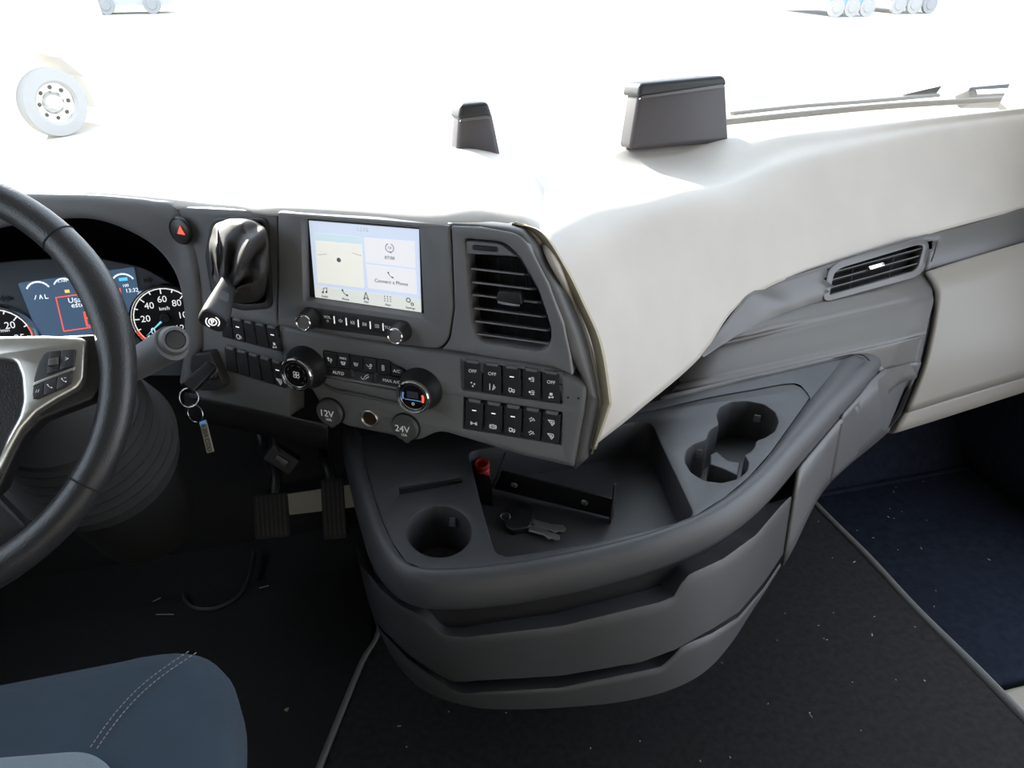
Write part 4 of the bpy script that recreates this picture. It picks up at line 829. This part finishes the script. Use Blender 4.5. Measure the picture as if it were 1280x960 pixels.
# spokes: left and right arms with silver trim, one lower double arm
def wp(x, y, off=0.0): return FW.ab(x, y, off)
sp_out = [(-30, 425), (0, 424), (60, 420), (124, 417), (134, 440), (131, 478), (116, 500), (84, 512), (52, 524), (30, 545), (15, 575), (0, 610), (-30, 640)]
arm = plate('spoke', FW, sp_out, M_LEATHER, sw, off=-.004, thick=.022, rnd=.005)
tr_out = [(-10, 420), (60, 419), (100, 421), (107, 426), (104, 474), (96, 486), (70, 500), (45, 516), (26, 537), (10, 566), (-4, 596), (-12, 596), (8, 545), (22, 520), (27, 500), (25, 470), (18, 452), (-10, 448)]
plate('silver_trim', FW, rpoly(tr_out, 5, 3), M_SATIN, arm, off=.006, thick=.012, rnd=.005)
pad = plate('button_pad', FW, rpoly([(55, 440), (95, 436), (92, 460), (86, 482), (45, 500), (40, 496), (42, 474), (47, 455)], [6, 4, 5, 6, 4, 4, 5, 5]), M_DARK, arm, off=.0085, thick=.005, rnd=.0015)
plate('pad_strip', FW, [(42, 478), (93, 458.5), (92, 462), (41, 482.5)], M_SATIN, pad, off=.0098, thick=.003, rnd=.0006)
for p, ic in (([(58, 468), (62, 439), (75, 437.5), (72, 463)], None), ([(76.5, 437), (94, 436.5), (91, 457), (74, 463)], [[(-.6, .5), (.5, 0), (-.6, -.5)]]), ([(41.5, 483), (54, 478), (53, 495), (41, 499)], [[(-.8, -.5), (-.3, .5)], [(0, -.5), (.5, .5)]]), ([(55, 477.5), (71, 471), (69, 488), (54, 494.5)], PHONE), ([(72, 470.5), (91, 463), (87, 480), (70, 487.5)], PHONE + [[(.2, .9), (.9, .9)]])):
    k = plate('wheel_button', FW, rpoly(p, 1.2, 2), M_BTN, pad, off=.0105, thick=.003, rnd=.0008)
    c0 = (sum(a for a, b in p) / 4, sum(b for a, b in p) / 4)
    if ic is None: plate('thumb_roller', FW, rpoly([(60, 449), (72.5, 446.5), (72, 455), (59, 458)], 1), M_TRIM, pad, off=.0135, thick=.003, rnd=.001)
    else: strokes('wheel_symbol', FW.at(*c0, .0108), ic, M_WHITE, pad, 3.2 * mpp(WC), .1)
rt = [FW.P(math.cos(a) * x, math.sin(a) * x, h) for a, x, h in ((0, 0, 0),)]
la = [(-.205, .035), (-.08, .05), (-.07, -.05), (-.12, -.05), (-.205, -.02)]
plate('spoke', FW, rpoly(la, .012), M_LEATHER, sw, off=-.004, thick=.022, rnd=.005, px=False)
lo = [(-.055, -.06), (.03, -.06), (.085, -.12), (.125, -.176), (.09, -.197), (.02, -.207), (-.02, -.207), (-.09, -.197), (-.125, -.176), (-.085, -.12)]
plate('lower_spoke', FW, rpoly(lo, .015), M_LEATHER, sw, off=-.004, thick=.022, rnd=.006, px=False)
col_ = thing('steering_column', 'black ribbed steering column gaiter below the wheel', 'steering column', FW.P(0, 0, -.3))
FG = Fr(at_t(84, 525, .97), V((1, 0, 0)), V((0, -.50, .86)))
pr = [(0, .06), (.05, .055), (.085, .04)]
for i in range(7):
    h = .03 - i * .017; r_ = .086 + .0040 * i; pr += [(r_, h), (r_ + .006, h - .003), (r_ + .005, h - .008), (r_ - .005, h - .012)]
pr += [(.11, -.11), (.09, -.15), (.08, -.35)]
lathe('gaiter', FG, pr, mat('gaiter_rubber', (.034, .034, .034), .6, spec=.3), col_, 64)
tube('column_shaft', [FW.P(0, 0, -.06), FG.P(0, 0, .04)], .034, M_DARK, col_, seg=20)
sk = thing('column_stalk', 'thick dark grey column stalk with a round end button right of the wheel', 'stalk', at_t(200, 440, .98))
ps = spline([at_t(120, 478, 1.00), at_t(165, 458, 1.0), at_t(195, 441, .985), at_t(215, 429, .965)], 16)
tube('stalk_body', ps, [.019 + .004 * i / 15 for i in range(16)], M_DASH, sk, seg=24)
pe = ps[-1]; ae = (ps[-1] - ps[-3]).normalized(); fe2 = Fr(at_t(219, 425, .955), V((1, -.3, 0)), (ae * .5 + (CAM - pe).normalized() * .75))
lathe('end_ring', fe2, [(.020, -.03), (.0185, -.004), (.016, .002), (.0125, .003), (.0118, .000)], M_DASH, sk); lathe('end_button', fe2, [(.0116, 0), (.0112, .002), (0, .0026)], M_DARK, sk)

# ------------------------------------------------------------------ ignition lock, key, rings and tag
ig = thing('ignition_lock', 'ignition lock in a dark angular plate below the column stalk', 'lock', fl(262, 463))
plate('lock_plate', FL, rpoly([(239, 444), (262, 440), (279, 481), (275, 488), (249, 489), (237, 462)], 4), M_DARK, ig, off=.016, thick=.02, rnd=.002)
fi = FL.at(264, 462, .016); q = mpp(fi.o)
lathe('lock_ring', fi, [(12 * q, 0), (11 * q, .004), (9 * q, .006), (6 * q, .0055), (0, .0055)], M_TRIM, ig)
kk = thing('ignition_key', 'black ignition key fob in the lock with hanging chrome rings and number-plate tag', 'key', fl(262, 463, .03))
a0, a1 = FL.px(265, 458, .024), FL.px(234, 484, .075)
ax = (a1 - a0).normalized(); fk = Fr((a0 + a1) / 2, ax, V((.2, -.6, .75))); L_ = (a1 - a0).length / 2
plate('fob', fk, rpoly([(-L_, -.009), (L_, -.011), (L_, .011), (-L_, .009)], .004), M_BLACK, kk, off=.006, thick=.012, rnd=.003, px=False)
def ringat(nm, x, y, off, rx, rot, nrm):
    c0 = FL.px(x, y, off); f = Fr(c0, V((1, 0, .1)), V(nrm)); r_ = rx * mpp(c0)
    tube(nm, [f.P(math.cos(t) * r_, math.sin(t) * r_ * 1.08) for t in [2 * math.pi * i / 32 for i in range(32)]], .0012, M_CHROME, kk, seg=8, closed=True)
ringat('key_ring', 236, 497, .078, 11, 0, (.25, -.9, .45)); ringat('key_ring', 244, 517, .074, 10.5, 0, (-.45, -.85, .3))
tgA, tgB = FL.px(250, 528, .070), FL.px(266.5, 563, .066); ax = (tgB - tgA).normalized()
ft = Fr((tgA + tgB) / 2, ax, V((-.25, -.8, .5))); L_ = (tgB - tgA).length / 2; q = mpp(ft.o)
tgp = plate('number_tag', ft, rpoly([(-L_, -4.6 * q), (L_, -4.6 * q), (L_, 4.6 * q), (-L_, 4.6 * q)], .001), mat('tag_metal', (.50, .46, .36), .35, metal=.3), kk, off=.001, thick=.002, rnd=.0004, px=False)
text('tag_number', 'B 204 COD', Fr(ft.P(.0015, 0, .0012), ft.u, ft.n), M_BLACK, tgp, 7.4 * q); strokes('tag_band', Fr(ft.P(-L_ + 3 * q, 0, .0012), ft.u, ft.n), [fill((-1, -1.5), (1, -1.5), (1, 1.5), (-1, 1.5))], M_BLUE, tgp, 2.8 * q)

# ------------------------------------------------------------------ things lying in the tray
ZT = TOP - TRD
br = thing('metal_bracket', 'black metal bracket strip with two bent tabs lying in the console tray', 'bracket', at_z(690, 640, ZT))
bl, brr = at_z(617, 612, ZT + .003), at_z(766, 647, ZT + .003)
fb = Fr(bl, brr - bl, (brr - bl).cross(V((0, -.35, 1))))
if fb.n.dot(CAM - bl) < 0: fb = Fr(bl, brr - bl, -fb.n)
M_BR = mat('black_painted_metal', (.014, .013, .013), .35, metal=.3)
plate('strip', fb, [(617, 611), (627, 589), (768, 625), (766, 648)], M_BR, br, off=.001, thick=.0022, rnd=.0004)
tbL = fb.px(617, 611); tt = fb.px(625, 590)
for nm, (A, B) in (('tab', (fb.px(615, 612), fb.px(625, 585))), ('tab', (fb.px(765, 648), fb.px(768, 622)))):
    d = (B - A); out = (fb.n * .030 if nm == 'x' else fb.n * .024)
    f = Fr(A, d, d.cross(out)); w_ = d.length
    plate(nm, f, rpoly([(0, 0), (w_ * 1.7, 0), (w_ * 1.9, .014), (w_ * .5, .018), (0, .010)] if f.v.dot(out) > 0 else [(0, 0), (w_ * 1.7, 0), (w_ * 1.9, -.014), (w_ * .5, -.018), (0, -.010)], .002), M_BR, br, off=.001, thick=.002, rnd=.0003, px=False)
for x, y in ((643, 606), (731, 628)):
    f = fb.at(x, y, .001); s_ = lathe('screw', f, [(.0055, 0), (.005, .0016), (.003, .0024), (0, .0026)], M_SATIN, br, 16); strokes('screw_cross', Fr(f.P(0, 0, .0026), f.u, f.n), [[(-.7, 0), (.7, 0)], [(0, -.7), (0, .7)]], M_BLACK, s_, .003, .2)
rc = thing('red_cap', 'small red plastic tube cap standing at the tray corner under the fascia', 'cap', at_z(603, 588, TOP - .03))
f = Fr(at_z(604, 590, TOP - .035), V((1, 0, 0)), V((-.1, -.15, 1))); q = mpp(f.o)
M_RED = mat('red_plastic', (.42, .03, .03), .4)
lathe('cap_body', f, [(8 * q, -.025), (8 * q, .004), (8.6 * q, .005), (8.6 * q, .008), (8 * q, .009), (8.2 * q, .012), (9 * q, .014), (9.2 * q, .019), (8.5 * q, .0205), (6.8 * q, .0200), (6.4 * q, .010), (0, .009)], M_RED, rc, 28)
wb = plate('tray_block', FH, rpoly([(590, 590), (612, 594), (616, 613), (594, 606)], 2), M_BR, cons, off=-.03, thick=.03, rnd=.001)
ky = thing('spare_key', 'loose black-headed key with two steel blades lying in the console tray', 'key', at_z(660, 650, ZT))
FK = Fr(V((0, 0, ZT + .004)), V((1, 0, 0)), V((0, 0, 1)))
hd_ = plate('key_head', FK, rpoly([(629, 646), (645, 627), (662, 629), (669, 641), (663, 658), (640, 663), (630, 656)], [4, 6, 6, 5, 4, 5, 4]), M_BLACK, ky, [(rpoly([(631, 648), (640, 641), (641, 644), (633, 651)], 1), .006, .0004, False)], off=.006, thick=.010, rnd=.003)
plate('key_blade', FK, [(664, 648), (675, 651), (690, 655), (704, 656), (708, 660), (705, 664), (698, 663), (694, 665), (688, 662), (670, 659)], M_SATIN, ky, off=.001, thick=.0024, rnd=.0004)
plate('key_blade', FK, [(661, 655), (672, 658), (688, 665), (700, 669), (700, 674), (694, 674), (690, 672), (686, 673), (680, 668), (661, 663)], M_SATIN, ky, off=.004, thick=.0024, rnd=.0004)
c0 = FK.px(632, 648, .004); tube('split_ring', [c0 + V((math.cos(t) * .007, math.sin(t) * .004, .004 + .003 * math.sin(t))) for t in [2 * math.pi * i / 20 for i in range(20)]], .0008, M_CHROME, ky, seg=6, closed=True)

# ------------------------------------------------------------------ pods on the dash top
def pod(nm, lab, pts, Y, dep, cap):
    f = Fr(at_Y(pts[0][0], pts[0][1], Y), V((1, 0, 0)), V((0, -1, .12))); t = thing(nm, lab, 'dash pod', f.px(sum(p[0] for p in pts) / 4, max(p[1] for p in pts)), 'dash-top pods')
    body = plate('body', f, rpoly(pts, 8), mat('pod_grey', (.055, .048, .052), .45), t, off=0, thick=dep, rnd=.009)
    plate('hood', f, rpoly(cap, 6), M_BLACK, t, off=.012, thick=dep + .02, rnd=.006)
    plate('hood_strip', f, [((cap[0][0] * .97 + cap[1][0] * .03), cap[3][1] - 2), ((cap[1][0] * .97 + cap[0][0] * .03), cap[2][1] - 2), (cap[2][0] - 3, cap[2][1] + 2), (cap[3][0] + 3, cap[3][1] + 2)], M_TRIM, t, off=.013, thick=.004, rnd=.001)
    return t
pod('dash_pod', 'wide dark rounded pod on the dash top by the windscreen', [(800, 108), (908, 101), (912, 178), (787, 188)], 1.385, .05, [(800, 104), (906, 94), (910, 107), (797, 122)])
pod('dash_pod', 'narrow dark rounded pod on the dash top, centre of windscreen', [(574, 140), (615, 138), (629, 206), (569, 208)], 1.39, .05, [(576, 130), (610, 127), (616, 146), (572, 150)])

# ------------------------------------------------------------------ outside: wiper, ground, parked vehicles
wi = thing('wiper', 'black windscreen wiper lying along the base of the glass', 'wiper', at_Y(1050, 150, 1.52))
tube('arm', spline([at_Y(905, 153, 1.52), at_Y(1000, 143, 1.52), at_Y(1120, 132, 1.52), at_Y(1290, 122, 1.53)], 20), .007, M_BLACK, wi, seg=8)
tube('blade', spline([at_Y(915, 142, 1.54), at_Y(1000, 133, 1.54), at_Y(1080, 127, 1.54), at_Y(1172, 119, 1.54)], 20), .009, M_BLACK, wi, seg=8, flat=.5)
plate('joint', Fr(at_Y(1150, 115, 1.55), V((1, 0, 0)), V((0, -1, .3))), [(1130, 118), (1178, 107), (1170, 118), (1140, 122)], M_DARK, wi, thick=.01, rnd=.001)
GZ = -1.5
gr_ = struct(box('ground', Fr(V((0, 40, 0)), V((1, 0, 0)), V((0, 0, 1))), -90, 90, -60, 110, GZ - .2, GZ, mat('pale_concrete', (.47, .44, .40), .9, var=.08, vscale=.5)))
def W(x, y, z): return at_z(x, y, z)
tk = thing('parked_truck', 'pale parked truck front wheel and bumper outside at upper left', 'truck', W(40, 180, GZ))
wc = W(66, 128, GZ + .52); fwh = Fr(wc, V((.75, .66, 0)), V((.66, -.75, 0)))
wh = lathe('tyre', fwh, [(.33, -.12), (.50, -.12), (.52, -.06), (.52, .06), (.50, .12), (.34, .13), (.30, .10)], mat('glare_pale_tyre', (.30, .295, .29), .9), tk, 48)  # tyre grey lifted far above rubber to carry the outdoor glare
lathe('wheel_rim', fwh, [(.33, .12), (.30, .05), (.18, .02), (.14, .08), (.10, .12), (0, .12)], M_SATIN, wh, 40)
for i in range(8):
    a = R(45 * i); lathe('rim_hole', Fr(fwh.P(math.cos(a) * .235, math.sin(a) * .235, .037), fwh.u, fwh.n), [(.035, 0), (.03, .006), (0, .006)], M_VOID, wh, 12)
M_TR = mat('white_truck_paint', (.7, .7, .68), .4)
tbx = fwh
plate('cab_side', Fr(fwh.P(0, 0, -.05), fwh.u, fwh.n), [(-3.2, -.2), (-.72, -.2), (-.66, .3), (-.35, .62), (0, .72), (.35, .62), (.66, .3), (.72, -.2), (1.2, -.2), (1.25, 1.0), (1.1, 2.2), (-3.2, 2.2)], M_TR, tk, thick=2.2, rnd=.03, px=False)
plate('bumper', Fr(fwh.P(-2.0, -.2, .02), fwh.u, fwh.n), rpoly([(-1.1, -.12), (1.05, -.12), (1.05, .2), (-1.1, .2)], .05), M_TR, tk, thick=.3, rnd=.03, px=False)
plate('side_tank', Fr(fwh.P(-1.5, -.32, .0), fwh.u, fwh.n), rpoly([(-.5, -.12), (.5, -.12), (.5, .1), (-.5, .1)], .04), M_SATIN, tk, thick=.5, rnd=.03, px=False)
def far_box(nm, lab, cat, x0, y0, w_, d_, h_, m_, extra=None):
    p = W(x0, y0, GZ); t = thing(nm, lab, cat, p); f = Fr(p, V((1, 0, 0)), V((0, 0, 1)))
    plate('body', f, rpoly([(0, 0), (w_, 0), (w_, d_), (0, d_)], .1), m_, t, off=h_, thick=h_ - .35, rnd=.06, px=False)
    for i in range(3):
        fwl = Fr(V((p.x + w_ * (.15 + .35 * i), p.y + .02, GZ + .38)), V((1, 0, 0)), V((0, -1, 0))); lathe('wheel', fwl, [(.0, .08), (.2, .08), (.22, .05), (.38, .06), (.38, -.1), (0, -.1)], mat('glare_pale_tyre', (.30, .295, .29), .9), t, 24)
    return t
far_box('parked_trailer', 'dark trailer parked far off at the top left', 'trailer', 50, 20, 5.5, 2.4, 2.6, mat('trailer_grey', (.40, .40, .41), .6))  # body colour paled to carry the washed-out glare outside
far_box('parked_van', 'blue van parked far off at the top right', 'van', 1035, 22, 2.2, 5, 2.2, mat('van_blue', (.10, .24, .50), .4))
far_box('parked_lorry', 'grey lorry parked beyond the blue van at the right', 'lorry', 1112, 18, 2.4, 6, 2.8, mat('lorry_grey', (.20, .20, .20), .5))
ym = plate('road_marking', Fr(V((0, 0, GZ + .006)), V((1, 0, 0)), V((0, 0, 1))), [(1022, 37), (1074, 40), (1074, 50), (1022, 46)], mat('yellow_paint', (.6, .45, .08), .8), None, thick=.005, rnd=0); tag(ym, 'yellow painted marking on the pale ground outside', 'marking')
mr = thing('outside_mirror', 'striped chrome front mirror housing beyond the wiper at right', 'mirror', at_Y(1250, 118, 1.7))
plate('housing', Fr(at_Y(1250, 118, 1.7), V((1, .2, 0)), V((0, -1, .5))), rpoly([(1212, 108), (1300, 100), (1300, 128), (1216, 128)], 6), M_DARK, mr, thick=.05, rnd=.008)
plate('chrome_strip', Fr(at_Y(1250, 118, 1.7), V((1, .2, 0)), V((0, -1, .5))), [(1220, 112), (1300, 108), (1300, 114), (1222, 118)], M_CHROME, mr, off=.004, thick=.004, rnd=.001)

# ------------------------------------------------------------------ lint on the carpets
vs_ = []; fs = []
for i in range(150):
    x, y = random.uniform(.0, 1.5), random.uniform(.35, 1.25); z = ZF + .0006 if x < 1.0 else .0226
    if y > .9 and x < .7: continue
    a = random.uniform(0, 6.28); l_ = random.choice((.001, .0012, .0016, .003)); w_ = random.uniform(.0004, .0009)
    d = V((math.cos(a), math.sin(a), 0)) * l_; e = V((-d.y, d.x, 0)).normalized() * w_; c0 = V((x, y, z)); k = len(vs_)
    vs_ += [c0 - d - e, c0 + d - e, c0 + d + e, c0 - d + e, c0 + V((0, 0, .0008))]; fs += [(k, k + 1, k + 4), (k + 1, k + 2, k + 4), (k + 2, k + 3, k + 4), (k + 3, k, k + 4)]
o = mk('lint', vs_, fs, mat('lint_white', (.55, .55, .52), .9), None, smooth=False); o['kind'] = 'stuff'; tag(o, 'pale specks of lint scattered over the dark carpets', 'lint')
